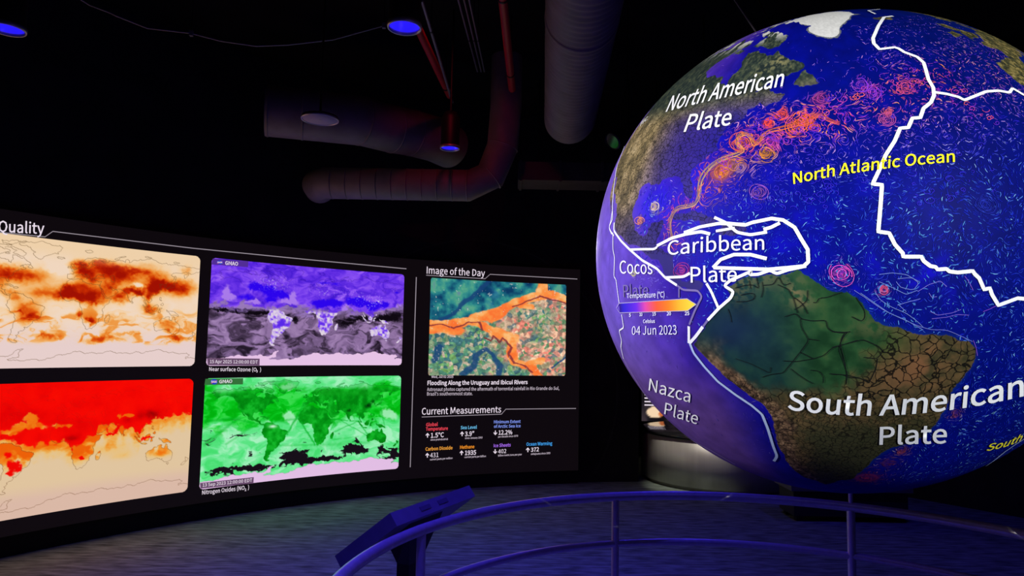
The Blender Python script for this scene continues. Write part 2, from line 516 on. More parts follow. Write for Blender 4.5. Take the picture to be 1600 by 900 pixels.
# ================================================================ THE SETTING
CEIL = 5.2
X0, X1, Y0, Y1 = -7.2, 8.2, -4.0, 12.4
tag(MB().box(((X0 + X1) / 2, (Y0 + Y1) / 2, -0.05), (X1 - X0, Y1 - Y0, 0.1)).build('floor', M_CARPET), 'dark blue grey streaky carpet floor', kind='structure')
tag(MB().box(((X0 + X1) / 2, (Y0 + Y1) / 2, CEIL + 0.05), (X1 - X0, Y1 - Y0, 0.1)).build('ceiling', M_CEIL), 'black painted open ceiling', kind='structure')
tag(MB().box(((X0 + X1) / 2, Y1 + 0.1, CEIL / 2), (X1 - X0, 0.2, CEIL)).build('wall_back', M_WALL), 'black back wall behind the round desk', kind='structure')
tag(MB().box(((X0 + X1) / 2, Y0 - 0.1, CEIL / 2), (X1 - X0, 0.2, CEIL)).build('wall_front', M_WALL), 'black wall behind the viewer', kind='structure')
tag(MB().box((X0 - 0.1, (Y0 + Y1) / 2, CEIL / 2), (0.2, Y1 - Y0, CEIL)).build('wall_left', M_WALL), 'black side wall', kind='structure')
tag(MB().box((X1 + 0.1, (Y0 + Y1) / 2, CEIL / 2), (0.2, Y1 - Y0, CEIL)).build('wall_right', M_WALL), 'black side wall', kind='structure')


def arc_slab(th0, th1, z0, z1, off_in, off_out, n=60):
    """a curved slab following the wall: inner face at WR-off_in, outer at WR-off_out"""
    b = MB()
    vv = []
    for i in range(n + 1):
        t = th0 + (th1 - th0) * i / n
        vv += [wall_pt(t, z0, off_in), wall_pt(t, z1, off_in), wall_pt(t, z1, off_out), wall_pt(t, z0, off_out)]
    fs = []
    for i in range(n):
        a, c = 4 * i, 4 * i + 4
        fs += [(a, c, c + 1, a + 1), (a + 1, c + 1, c + 2, a + 2), (a + 2, c + 2, c + 3, a + 3), (a + 3, c + 3, c, a)]
    fs += [(0, 1, 2, 3), (4 * n + 3, 4 * n + 2, 4 * n + 1, 4 * n)]
    return b.add(vv, fs)


tag(arc_slab(-1.47, -0.108, 0, CEIL, -0.08, -0.2).build('wall_curved', M_WALL), 'tall curved black wall behind the video wall', kind='structure')
# angled wall closing the dark corner to the right
pa, pb = np.array([5.25, 9.35]), np.array([8.2, 5.2])
dirv = (pb - pa) / np.linalg.norm(pb - pa)
nrm = np.array([-dirv[1], dirv[0]])
outl = [(*pa, 0), (*pb, 0), (*(pb + nrm * 0.15), 0), (*(pa + nrm * 0.15), 0)]
tag(MB().prism(outl, (0, 0, CEIL)).build('wall_angled', M_WALL), 'black angled wall beyond the globe', kind='structure')

# ================================================================ VIDEO WALL
H_T1, H_B1, H_T2, H_B2, H_TI, H_BI = [EYE + 0.974 * h for h in (0.91481, -0.28519, -0.42185, -1.62153, 0.89633, -0.42037)]
TH_A1, TH_B0, TH_B1, TH_C0, TH_C1 = -0.81627, -0.80166, -0.51909, -0.47526, -0.24036
TH_A0 = TH_A1 - (TH_B1 - TH_B0)
TH_END = -0.2157
vw = thing('video_wall', wall_pt(-0.8, 0, 0.02), 'long curved black video wall lit with colourful world maps and text', 'video wall')
arc_slab(-1.40, TH_END, 0.18, 3.0, 0.0, -0.08).build('screen_face', M_LED, vw)
arc_slab(-1.40, TH_END, 0.0, 0.18, -0.02, -0.08).build('plinth', M_PLINTH, vw)


def picture(name, cols, th0, th1, zt, zb, radius, off=0.002):
    """cols (rows, columns, 3) sRGB 0-255, row 0 at the top, wrapped on the curved wall with round corners"""
    n, m, _ = cols.shape
    th = np.linspace(th0, th1, m)[None, :].repeat(n, 0)
    z = np.linspace(zt, zb, n)[:, None].repeat(m, 1)
    r = WR - off
    P = np.stack([WCX + r * np.sin(th), WCY + r * np.cos(th), z], -1).reshape(-1, 3)
    wx = (th1 - th0) * WR
    s = (th[:-1, :-1] + th[1:, 1:]) / 2
    s = (s - th0) * WR
    zz = (z[:-1, :-1] + z[1:, 1:]) / 2 - zb
    hx = np.maximum(np.abs(s - wx / 2) - (wx / 2 - radius), 0)
    hz = np.maximum(np.abs(zz - (zt - zb) / 2) - ((zt - zb) / 2 - radius), 0)
    me = quad_mesh(name, P, grid_faces(n, m, np.hypot(hx, hz) <= radius), s2l(cols).reshape(-1, 3), smooth=False)
    return link(name, me, M_SCREEN, vw)


NR, NC = 258, 516
GB = np.linspace(90, -90, NR)[:, None].repeat(NC, 1)
GL = np.linspace(-180, 180, NC)[None, :].repeat(NR, 0)
_wm = world_mask(1032)
_am = world_mask(1032, ('antarctica',))
LAND = down(_wm, 4)
ANT = down(_am, 4)
LAND_NOANT = np.clip(LAND - ANT, 0, 1)


def edges(mask, f):
    """thin coast line: fraction of edge pixels in each cell"""
    e = np.zeros(mask.shape, bool)
    e[1:, :] |= mask[1:, :] ^ mask[:-1, :]
    e[:, 1:] |= mask[:, 1:] ^ mask[:, :-1]
    return np.clip(down(e, f) * f * 0.9, 0, 1)


COAST = edges(_wm, 4)
ARCTIC = smooth(58, 66, GB)


def blobs(lst, L=None, B=None):
    L = GL if L is None else L
    B = GB if B is None else B
    s = 0
    for lo, la, sx, sy, am in lst:
        s = s + am * np.exp(-((L - lo) / sx) ** 2 - ((B - la) / sy) ** 2)
    return s


def swirl(k, fx=0.035, fy=0.06, a=14):
    wx = fbm(GL * fx, GB * fy, 3, k) - .5
    wy = fbm(GL * fx + 31, GB * fy + 7, 3, k + 1) - .5
    L2, B2 = GL + a * 3 * wx, GB + a * 2 * wy
    wx2 = fbm(L2 * fx * 2, B2 * fy * 2, 3, k + 2) - .5
    return L2 + a * 1.6 * wx2, B2 + a * wx2


# --- orange air quality map
L2, B2 = swirl(0)
L3, B3 = GL + 7 * (fbm(GL * .12, GB * .12, 3, 4) - .5), GB + 6 * (fbm(GL * .12, GB * .12, 3, 6) - .5)
L3 = L3 + 5 * (fbm(GL * .32, GB * .32, 3, 2) - .5)
B3 = B3 + 5 * (fbm(GL * .32, GB * .32, 3, 1) - .5)
I = blobs([(-85,38,14,10,.9),(-100,45,10,6,.4),(-52,38,18,9,.5),(-68,34,12,9,.45),(-95,22,12,8,.45),(-33,14,22,8,.45),(-8,20,9,8,1.0),(-12,11,8,5,.9),(8,12,14,6,1.15),(28,8,12,7,1.0),(22,22,24,10,.7),(8,30,8,5,.4),(12,46,13,8,.95),(25,38,10,5,.5),(42,58,26,10,.85),(5,57,10,7,1.0),(30,66,10,4,.6),(80,57,34,6,.8),(58,44,20,8,.75),(78,27,10,5,1.25),(72,20,7,7,.5),(90,24,6,4,1.0),(105,30,9,7,1.1),(115,34,9,8,1.25),(122,39,10,6,1.05),(112,48,22,8,.55),(135,36,12,7,.8),(156,36,18,12,.65),(50,30,9,8,.85),(62,14,12,8,.85),(101,18,6,7,1.0),(112,-2,12,5,.45),(103,2,5,6,.5),(-58,-8,13,8,.45),(-48,-18,10,7,.6),(-60,-25,7,8,.45),(24,-22,5,4,.75),(9,-14,3,8,.5),(28,-26,4,3,.6),(135,-25,13,7,.45),(138,-34,5,4,.7),(148,-45,12,4,.65),(100,68,20,6,.35),(160,66,9,8,.5),(-72,5,8,5,.6),(-80,12,12,5,.5)], L3, B3)
I = I * (.42 + 1.0 * fbm(GL * .13, GB * .16, 5, 2))
I += .42 * blobs([(20,20,34,14,1),(60,48,50,14,1),(110,32,30,14,1),(150,34,22,12,.8),(-60,34,34,12,.8),(-35,15,30,9,.8),(-55,-10,20,14,.8),(25,-10,14,14,.4),(132,-24,18,10,.6),(108,2,16,9,.7)]) * (.5 + fbm(L2 * .06, B2 * .09, 4, 3))
I -= .55 * blobs([(88,34,9,3,1.0),(-20,48,16,6,.6),(-25,62,14,5,.5)], L3, B3)
sw = fbm(L2 * .05, B2 * .11, 4, 5)
I += smooth(.45, .75, sw) * .42 * smooth(10, -20, GB) * smooth(-62, -50, GB)
I += blobs([(-32,-45,22,3,.40),(48,-48,26,4,.45),(72,-40,22,3,.4),(-18,-32,7,4,.3),(28,-53,14,4,.4)], L3, B3)
I += .12 * (fbm(L2 * .06, B2 * .09, 4, 1) - .4)
I *= smooth(-66, -55, GB) * .95 + .05
c1 = ramp(I, [(0, (240,214,190)),(.15,(243,205,160)),(.32,(240,176,104)),(.5,(236,140,50)),(.72,(222,92,14)),(.95,(196,44,0)),(1.3,(160,16,0))])
c1 = mixc(c1, (228,204,206), smooth(-10, -62, GB) * .8 * smooth(.35, .05, I))
c1 = mixc(c1, (238,206,164), smooth(55, 80, GB) * .8)
c1 = mixc(c1, (84,60,30), COAST * .55)
picture('air_quality_map', c1, TH_A0, TH_A1, H_T1, H_B1, 0.055)

# --- red map below it
bl = np.array([(-180,25),(-120,20),(-85,14),(-70,18),(-60,12),(-45,6),(-20,8),(0,6),(6,0),(12,-4),(18,0),(24,4),(32,7),(42,13),(45,25),(52,27),(58,12),(70,12),(75,22),(80,16),(87,22),(93,18),(97,8),(103,5),(106,16),(112,22),(125,27),(150,31),(180,34)])
bnd = np.interp(GL, bl[:, 0], bl[:, 1]) + 15 * (fbm(GL * .15, GB * .15, 4, 3) - .5)
t = B3 - bnd
red = smooth(-2.5, 1.5, t)
cut = blobs([(-46,44,6,5,1),(-38,40,6,8,1),(-52,32,13,5,1.1),(-66,25,14,4,1.1),(-30,30,8,4,.8),(-8,29,11,4,.9),(6,28,5,4,.9),(85,36,9,3,1.2),(72,36,3,4,.7),(55,22,3,4,.5),(64,20,7,7,1.3)], L3, B3)
red = red * (1 - smooth(.35, .75, cut * (.6 + .8 * fbm(GL * .12, GB * .12, 4, 5))))
add = blobs([(-66,-3,8,5,.9),(-58,-16,10,7,.9),(-54,-22,9,6,.9),(-62,-30,7,4,.7),(24,-20,5,4,1.0),(112,0,7,4,.9),(118,2,4,3,.7),(63,11,10,2.5,1.0)], L3, B3)
red = np.maximum(red, smooth(.42, .8, add * (.55 + .9 * fbm(GL * .14, GB * .14, 4, 1))))
org = smooth(-30, 0, t) * .75 + 1.0 * LAND_NOANT * smooth(-36, -6, GB) * smooth(.25, .6, fbm(GL * .10, GB * .12, 4, 0) + .08) + blobs([(60,-10,30,8,.35),(-20,2,20,6,.4),(135,-26,12,6,.6),(80,-22,16,6,.3)])
org = np.maximum(org, smooth(.3, .7, cut))
org *= (.4 + 1.1 * fbm(L2 * .07, B2 * .1, 4, 7)) * smooth(-45, -25, GB)
c2 = ramp(org, [(0, (224,196,158)),(.3,(232,190,120)),(.55,(236,160,62)),(.85,(240,124,20)),(1.3,(236,96,6))])
c2 = mixc(c2, (218,184,166), smooth(-45, -72, GB))
dk = blobs([(115,36,14,7,1),(-60,45,40,16,.3),(85,30,8,6,.6),(10,10,12,5,.5),(20,30,20,10,.3)]) * (.3 + 1.0 * fbm(GL * .12, GB * .12, 4, 2))
redc = ramp(dk + .35 * (fbm(GL * .07, GB * .07, 4, 3) - .5), [(-.3, (252,18,0)),(0, (244,6,0)),(.3,(222,0,0)),(.8,(150,0,0))])
c2 = c2 * (1 - red[..., None]) + redc * red[..., None]
c2 = mixc(c2, (96,58,30), COAST * .5 * (1 - red * .8))
picture('carbon_map', c2, TH_A0, TH_A1, H_T2, H_B2, 0.055)

# --- violet ozone map
bl = np.array([(-180,21),(-150,20),(-120,17),(-95,14),(-75,12),(-60,15),(-45,20),(-30,12),(-10,10),(0,9),(20,7),(35,6),(45,9),(55,14),(64,16),(72,8),(84,8),(92,12),(100,15),(115,14),(135,15),(150,18),(180,20)])
t = B3 - np.interp(GL, bl[:, 0], bl[:, 1]) + 42 * (fbm(L2 * .045, GB * .05, 4, 5) - .5)
nz = fbm(L2 * .06, B2 * .09, 5, 0)
north = ramp(nz, [(.2,(66,24,206)),(.42,(96,44,226)),(.58,(122,66,238)),(.85,(156,100,244))])
blue = blobs([(-60,36,24,6,1.1),(-85,45,18,7,.8),(-105,48,14,8,.6),(-120,28,22,6,.5),(10,24,16,7,1.0),(40,24,16,8,1.1),(75,30,14,7,1.0),(98,30,14,8,1.3),(120,22,12,6,1.0),(140,28,12,6,.9),(-75,26,12,5,.7),(30,62,28,4,.5),(165,52,5,2,.7)], L3, B3) * (.35 + 1.2 * fbm(GL * .09, GB * .1, 4, 6))
north = mixc(north, (44,4,236), smooth(.18, .62, blue))
tong = 1.25 * blobs([(-152,36,7,12,1),(-148,26,14,7,.9),(-100,24,5,5,.7),(-36,34,7,10,1),(-45,24,20,5,.9),(-20,18,12,5,.6),(64,16,8,9,1.2),(172,24,8,7,.9),(-110,20,20,4,.7)], L3, B3) * (.5 + .9 * fbm(GL * .1, GB * .1, 4, 3))
north = mixc(north, (168,122,234), smooth(.3, .9, tong))
spk = smooth(.66, .74, fbm(GL * .55, GB * .55, 3, 4)) * (blobs([(-75,55,30,12,.7),(30,45,40,8,.5),(128,36,8,7,1.2),(110,25,20,12,.6),(95,40,30,9,.5)]))
north = mixc(north, (226,206,240), np.clip(spk, 0, 1))
north = mixc(north, (40,10,120), COAST * .5 * smooth(40, 60, GB))
Ls, Bs = swirl(3, .03, .05, 20)
s1 = fbm(Ls * .05, Bs * .12, 5, 2)
south = ramp(s1, [(.22,(34,24,40)),(.38,(78,60,88)),(.5,(112,88,128)),(.62,(142,112,160)),(.85,(168,138,184))])
eq = blobs([(-140,4,50,5,1.3),(-95,3,22,4,1.1),(-110,-8,20,8,.55),(95,0,30,6,.8),(150,2,30,9,1.0),(65,-10,25,8,.8),(-30,-8,8,10,.9),(-5,-2,14,6,.5),(170,12,12,5,.7),(20,-60,40,3,.3)], L3, B3) * (.45 + 1.1 * fbm(L2 * .11, B2 * .15, 4, 1))
south = mixc(south, (14,8,16), smooth(.3, .75, eq))
so_land = LAND_NOANT * smooth(14, 6, GB)
lc = ramp(fbm(GL * .22, GB * .22, 4, 5) + .5 * blobs([(-52,-14,9,6,1),(-60,-20,7,5,.8),(22,-15,8,6,.7),(135,-25,14,8,.25)]), [(.35,(224,212,226)),(.55,(196,170,232)),(.75,(120,66,236)),(1.0,(88,40,232))])
south = mixc(south, lc, so_land)
c3 = mixc(south, north, smooth(-3, 3, t))
band = np.exp(-((t + 4) / 6) ** 2) * smooth(.35, .6, fbm(L2 * .08, B2 * .12, 4, 2) + .1)
c3 = mixc(c3, (150,118,190), band * .8 * (1 - so_land))
c3 = mixc(c3, (230,194,230), np.clip(ANT * 1.2, 0, 1))
picture_oz = picture('ozone_map', c3, TH_B0, TH_B1, H_T1, H_B1, 0.045)

# --- green nitrogen oxide map
_wb = GB + 46 * (fbm(L2 * .04, B2 * .05, 4, 3) - .5)
midlat = smooth(-2, 18, _wb) * (1 - smooth(60, 78, _wb))
nz = fbm(L2 * .05, B2 * .08, 5, 4)
c4 = ramp(nz, [(.25,(70,222,112)),(.5,(108,232,146)),(.75,(166,240,190))])
gr = ramp(fbm(L2 * .07, B2 * .1, 4, 1), [(.3,(0,176,12)),(.5,(8,198,30)),(.7,(60,220,80))])
c4 = mixc(c4, gr, midlat * (.6 + .4 * smooth(.22, .5, fbm(L2 * .05, B2 * .06, 3, 6) + .15)))
pale = blobs([(-35,22,14,9,1),(-28,12,10,8,.8),(150,20,14,10,.9),(165,12,14,10,.9),(65,-8,16,10,.5),(-150,5,30,6,.6),(-120,-10,24,10,.5),(80,72,120,6,.5),(-40,72,16,8,.8),(-100,74,30,6,.6),(-25,-2,8,12,.7)], L3, B3)
c4 = mixc(c4, (176,240,196), smooth(.3, .9, pale) * .85)
dkl = ramp(fbm(GL * .12, GB * .12, 4, 2), [(.25,(0,128,12)),(.5,(4,152,20)),(.75,(20,182,40))])
c4 = mixc(c4, dkl, np.clip(LAND_NOANT * (1 - .75 * smooth(60, 72, GB)) * smooth(-2, .2, LAND_NOANT), 0, 1))
c4 = mixc(c4, (12,150,24), smooth(.4, .8, blobs([(30,62,30,9,.8),(100,58,60,10,.7),(-60,45,22,8,.5),(130,35,20,8,.6)])) * .6)
c4 = mixc(c4, (0,70,6), smooth(.5, 1.1, blobs([(115,33,9,6,1.2),(125,42,8,5,.8),(78,26,8,5,.9)]) * (.5 + fbm(GL * .2, GB * .2, 3, 3))))
c4 = mixc(c4, (6,20,6), smooth(.8, 1.1, blobs([(115,34,4,3,1.2)]) * (.5 + fbm(GL * .3, GB * .3, 3, 1))))
c4 = mixc(c4, (200,240,210), LAND_NOANT * blobs([(-62,4,7,3,1)]))


def seg_dist(L, B, a, b):
    ax, ay, bx, by = *a, *b
    tt = np.clip(((L - ax) * (bx - ax) + (B - ay) * (by - ay)) / ((bx - ax) ** 2 + (by - ay) ** 2), 0, 1)
    return np.hypot(L - ax - tt * (bx - ax), B - ay - tt * (by - ay))


for a, b, wd, st in (((-36,-12),(-8,40),2.0,.7),((-12,8),(16,-33),1.6,.75),((-18,15),(-60,12),2,.4),((44,12),(76,7),1.0,.7),((52,11),(45,-8),1.0,.6),((80,6),(98,5),1.0,.7),((52,-12),(97,5),1.2,.5),((60,10),(113,-22),1.0,.45),((98,4),(116,-20),1.2,.6),((48,-26),(98,-24),1.2,.3),((-175,-18),(-125,20),3,.45),((-140,-20),(-90,10),2,.35),((-120,18),(-80,8),1.5,.5),((-175,20),(-120,22),2.5,.5),((20,-35),(120,-36),3,.25),((125,18),(135,-5),1.2,.6),((150,-10),(140,30),1.2,.4),((-48,-30),(15,-34),2,.3)):
    d = seg_dist(L3 * .3 + GL * .7, B3 * .3 + GB * .7, a, b)
    c4 = mixc(c4, (10,176,40), np.exp(-(d / wd) ** 2) * st)
s4 = fbm(Ls * .045, Bs * .12, 5, 6)
zone = blobs([(-22,-55,24,11,1.25),(5,-60,14,6,.6),(85,-47,16,8,.9),(110,-50,14,5,.6),(150,-50,25,5,.5),(40,-60,30,4,.8),(-120,-62,40,5,.8),(-170,-66,14,8,.7),(-105,-34,12,10,.55),(-95,-45,12,6,.6),(170,-62,14,8,.6),(-80,-66,30,4,.9),(0,-42,14,4,.45),(170,16,6,4,.4),(-165,2,8,3,.35),(-120,-12,12,6,.4)], L3, B3)
c4 = mixc(c4, (22,14,22), smooth(.50, .57, zone * .72 + s4 * 1.0 - .27) * smooth(25, 10, GB) * (1 - .9 * LAND_NOANT))
c4 = mixc(c4, (226,190,228), np.clip(ANT * 1.3, 0, 1))
c4 = mixc(c4, (6,60,16), COAST * (.55 * ARCTIC + .22 * (1 - ARCTIC)))
picture_no = picture('nitrogen_map', c4, TH_B0, TH_B1, H_T2, H_B2, 0.045)

# --- image of the day: flooded rivers from above
n, m = 200, 300
U = np.linspace(0, 1, m)[None, :].repeat(n, 0)
V = np.linspace(0, 1, n)[:, None].repeat(m, 1)
pts = rng.random((1500, 2)) * (1.1, 1.1) - .05
near = np.full((n, m), 9.)
idx = np.zeros((n, m), int)
Uw, Vw = U + .02 * (fbm(U * 20, V * 16, 3, 1) - .5), V * .72 + .02 * (fbm(U * 20, V * 16, 3, 3) - .5)
for i, (a, b) in enumerate(pts):
    d = (Uw - a) ** 2 + (Vw - b * .72) ** 2
    k = d < near
    near[k] = d[k]
    idx[k] = i
pal = np.array([(196,132,116),(214,156,128),(160,120,104),(120,120,96),(92,128,92),(178,150,126),(206,120,104),(104,110,110),(150,140,110),(228,180,150)])
pal2 = np.array([(70,120,100),(88,136,104),(120,140,110),(60,104,108),(150,150,124),(104,150,90),(56,92,100),(176,160,140)])
ci = pal[(idx * 7919) % len(pal)].astype(float)
ci2 = pal2[(idx * 104729) % len(pal2)].astype(float)
sel = smooth(.35, .62, U * .55 + (fbm(U * 5, V * 4, 4, 2) - .5) * .9 + .18)
ci = ci2 * (1 - sel[..., None]) + ci * sel[..., None]
ci *= (.72 + .55 * fbm(U * 60, V * 45, 3, 5))[..., None]
teal = ramp(fbm(U * 14, V * 10, 5, 4), [(.25,(10,50,86)),(.42,(24,92,110)),(.55,(44,124,122)),(.7,(78,148,120)),(.85,(90,120,140))])
teal = mixc(teal, (40,86,150), smooth(.5, .7, fbm(U * 7, V * 6, 3, 7)) * smooth(.35, .6, U))
riv = np.array([(0,.47),(.15,.47),(.27,.41),(.33,.36),(.45,.36),(.55,.28),(.62,.21),(.72,.16),(.82,.12),(.9,.10),(1,.15)])
yr = np.interp(U, riv[:, 0], riv[:, 1])
Vn = V + .06 * (fbm(U * 12, V * 10, 4, 0) - .5)
upper = smooth(.012, -.012, Vn - yr)
ci = ci * (1 - upper[..., None]) + teal * upper[..., None]


def seglist(lst):
    return np.min([seg_dist(U + .03 * (fbm(U * 16, V * 14, 3, 2) - .5), Vn, a, b) for a, b in zip(lst[:-1], lst[1:])], 0)


orange = ramp(fbm(U * 18, V * 14, 4, 6), [(.3,(232,104,46)),(.55,(248,134,64)),(.8,(252,170,110))])
hw = np.interp(U, [0, .2, .32, .45, .6, .75, .85, 1], [.055, .05, .045, .075, .05, .05, .05, .035])
omask = smooth(1.15, .85, np.abs(Vn - yr - .015) / hw)
for lst, wd in (([(.8,.12),(.82,0)], .035), ([(.86,.1),(.84,.02)], .02), ([(.3,.44),(.42,.5),(.5,.58),(.6,.62),(.6,.78),(.62,.85),(.75,.92),(.8,1.0)], .035), ([(.47,.55),(.6,.6)], .055), ([(.7,.9),(.82,.84)], .035), ([(0,.52),(.2,.53)], .05), ([(.66,.25),(.74,.27)], .03)):
    omask = np.maximum(omask, smooth(1.2, .75, seglist(lst) / wd))
ci = ci * (1 - omask[..., None]) + orange * omask[..., None]
dkr = smooth(1.3, .7, seglist([(0,.475),(.18,.505),(.27,.44),(.35,.44),(.38,.52)]) / .008)
dkr = np.maximum(dkr, smooth(1.3, .7, seglist([(.6,.27),(.72,.2),(.8,.15),(.86,.17),(1,.2)]) / .007))
dkr = np.maximum(dkr, smooth(1.3, .7, seglist([(.4,.6),(.44,.64),(.46,.58),(.5,.65),(.53,.6),(.56,.66),(.6,.7),(.58,.76),(.62,.86),(.7,.9),(.76,.98)]) / .008))
ci = mixc(ci, (112,44,50), dkr * .85)
dkb = np.zeros_like(U)
for lst, wd in (([(.43,0),(.38,.08),(.3,.19),(.22,.27),(.16,.38),(.08,.42)], .022), ([(.41,.72),(.34,.8),(.32,.9),(.24,1.0)], .025), ([(.41,.72),(.47,.8),(.52,.9),(.5,1.0)], .022), ([(.08,.7),(.04,.85)], .03), ([(1,.8),(.9,.9)], .008)):
    dkb = np.maximum(dkb, smooth(1.3, .6, seglist(lst) / wd))
ci = mixc(ci, (22,58,104), dkb * .85)
ci = np.clip(ci * 1.12, 0, 250)
ci = mixc(ci, (220,214,200), smooth(.8, .86, fbm(U * 70, V * 50, 2, 1)) * .7)
picture('flood_photo', ci, TH_C0, TH_C1, H_TI, H_BI, 0.03)


# --- lettering
FONT = None
try:      # the grotesque that ships with Blender; its built-in font otherwise
    FONT = bpy.data.fonts.load(bpy.utils.system_resource('DATAFILES', path='fonts') + '/Noto Sans CJK Regular.woff2')
except Exception:
    FONT = None


def font_mesh(s, bold=0.0, res=2):
    cu = bpy.data.curves.new('t', 'FONT')
    if FONT is not None:
        cu.font = FONT
    cu.body = s
    cu.resolution_u = res
    cu.offset = 0.0 if '4' in s and FONT is not None else bold * (.38 if FONT is not None else 1)
    ob = bpy.data.objects.new('t', cu)
    COL.objects.link(ob)
    me = bpy.data.meshes.new_from_object(ob)
    bpy.data.objects.remove(ob)
    bpy.data.curves.remove(cu)
    return me


_cap = font_mesh('H')
CAP = max(v.co.y for v in _cap.vertices)
bpy.data.meshes.remove(_cap)


def quadpath(P, u):
    P = np.asarray(P, float)
    u = np.asarray(u)[..., None]
    if len(P) == 2:
        return P[0] * (1 - u) + P[1] * u
    return P[0] * (2 * (u - .5) * (u - 1)) + P[1] * (-4 * u * (u - 1)) + P[2] * (2 * u * (u - .5))


def text_on(hit, s, base, top, material, parent, bold=0.0, off=0.004, name='lettering', res=2):
    """lettering set between a base line and a cap line, laid on a surface of the room"""
    me = font_mesh(s, bold, res)
    n_ = len(me.vertices)
    co = np.zeros(n_ * 3)
    me.vertices.foreach_get('co', co)
    co = co.reshape(-1, 3)
    u = (co[:, 0] - co[:, 0].min()) / np.ptp(co[:, 0])
    v = (co[:, 1] / CAP)[:, None]
    q = quadpath(base, u) * (1 - v) + quadpath(top, u) * v
    P = hit(q[:, 0], q[:, 1], off)
    me.vertices.foreach_set('co', P.astype(np.float32).ravel())
    me.update()
    return link(name, me, material, parent)


def wtext(s, b0, b1, cap, mat_=None, parent=None, bold=0.0):
    """on the wall: base line from b0 to b1 (pixels), capital height in pixels at both ends"""
    c0, c1 = cap if hasattr(cap, '__len__') else (cap, cap)
    return text_on(wall_hit, s, [b0, b1], [(b0[0] + .03 * c0, b0[1] - c0), (b1[0] + .03 * c1, b1[1] - c1)], mat_ or M_TXT, parent or vw, bold, 0.005)


def wpoly(name, pts, material, parent=None, off=0.003, n=1):
    P = [wall_hit(np.array(p[0]), np.array(p[1]), off) for p in pts]
    return MB().add(P, [tuple(range(len(P)))]).build(name, material, parent or vw)


def wline(name, pts, wpx, material, parent=None, off=0.004):
    """thin line on the wall through pixels, split so that it follows the curve"""
    Q = []
    for a, b in zip(pts[:-1], pts[1:]):
        k = max(1, int(math.hypot(b[0] - a[0], b[1] - a[1]) / 30))
        Q += [(a[0] + (b[0] - a[0]) * i / k, a[1] + (b[1] - a[1]) * i / k) for i in range(k)]
    Q.append(pts[-1])
    vv = []
    for i, q in enumerate(Q):
        a, b = Q[max(i - 1, 0)], Q[min(i + 1, len(Q) - 1)]
        l = math.hypot(b[0] - a[0], b[1] - a[1])
        nx, ny = -(b[1] - a[1]) / l * wpx / 2, (b[0] - a[0]) / l * wpx / 2
        vv += [wall_hit(np.array(q[0] + nx), np.array(q[1] + ny), off), wall_hit(np.array(q[0] - nx), np.array(q[1] - ny), off)]
    return MB().add(vv, [(2 * i, 2 * i + 1, 2 * i + 3, 2 * i + 2) for i in range(len(Q) - 1)]).build(name, material, parent or vw)


wtext('Air Quality', (-36, 360.5), (69, 365.5), (17.5, 17), bold=.008)
wline('heading_line', [(-60, 358), (0, 363), (70.5, 370), (82.5, 361.5), (300, 387.7), (480, 405.5), (635, 420)], 1.3, M_LINE)
wtext('Image of the Day', (666.7, 427.4), (757.6, 431.8), (10.8, 10), bold=.006)
wline('heading_line', [(666, 430), (758, 435.5), (765.7, 428.6), (902, 436)], 1.1, M_LINE)
wtext('Current Measurements', (659, 648), (783, 644.4), (10.5, 9.6), bold=.006)
wline('heading_line', [(659, 651.6), (783.7, 647.1), (790.4, 639.3), (900, 638.2)], 1.1, M_LINE)
wline('divider_line', [(650.5, 433), (641, 730)], 1.3, M_LINE)
wtext('Wed, Jul 02 2025', (674, 590.4), (708.2, 590.4), 3.4, M_TXTDIM, bold=.02)
wtext('Flooding Along the Uruguay and Ibicui Rivers', (667.9, 601.7), (824.4, 600), (6.6, 6), bold=.022)
wtext('Astronaut photos captured the aftermath of torrential rainfall in Rio Grande do Sul,', (667.2, 611), (873.8, 609), (5.2, 4.9), M_TXTDIM, bold=.004)
wtext("Brazil's southernmost state.", (667.2, 618), (738.3, 617.4), 5.2, M_TXTDIM, bold=.004)

M_C = {k: glow('screen_text_' + k, v, 1.0) for k, v in dict(red=(240,70,86), cyan=(104,184,228), periwinkle=(128,150,240), amber=(240,160,60), orange=(244,146,40), violet=(164,104,232), blue=(64,158,236)).items()}
wtext('Global', (665.7, 666.3), (684, 665.4), 5.2, M_C['red'], bold=.02)
wtext('Temperature', (665.3, 673), (699.8, 671.6), 5.0, M_C['red'], bold=.02)
wtext('1.5\u00b0C', (673.1, 684), (693.4, 682.8), 7.2, bold=.015)
wtext('since preindustrial', (672.6, 688.6), (699.8, 687.3), 2.8, M_TXTDIM, bold=.012)
wtext('Sea Level', (719.7, 670.7), (745.1, 669.8), 5, M_C['cyan'], bold=.02)
wtext('3.9"', (726.4, 681.6), (740.6, 680.7), 6.9, bold=.015)
wtext('since January 1993', (726.4, 686), (753.8, 685), 2.8, M_TXTDIM, bold=.012)
wtext('Minimum Extent', (771.7, 661.6), (813.4, 660.7), 4.6, M_C['periwinkle'], bold=.02)
wtext('of Arctic Sea Ice', (771.7, 668.5), (813.4, 667.6), 4.6, M_C['periwinkle'], bold=.02)
wtext('12.2%', (779, 679.2), (800.4, 678.5), 6.6, bold=.015)
wtext('per decade since 1979', (778.3, 683.8), (809.4, 682.4), 2.8, M_TXTDIM, bold=.012)
wtext('Carbon Dioxide', (664.8, 704.2), (707, 702), 5, M_C['amber'], bold=.02)
wtext('431', (672, 715), (685, 714), 7, bold=.015)
wtext('current parts per million', (671.7, 719.4), (707, 717), 2.8, M_TXTDIM, bold=.012)
wtext('Methane', (718.8, 701.5), (741.1, 700.2), 5, M_C['orange'], bold=.02)
wtext('1935', (726.4, 711.1), (743.8, 710.2), 6.8, bold=.015)
wtext('current parts per billion', (725.7, 715.6), (759.2, 714), 2.8, M_TXTDIM, bold=.012)
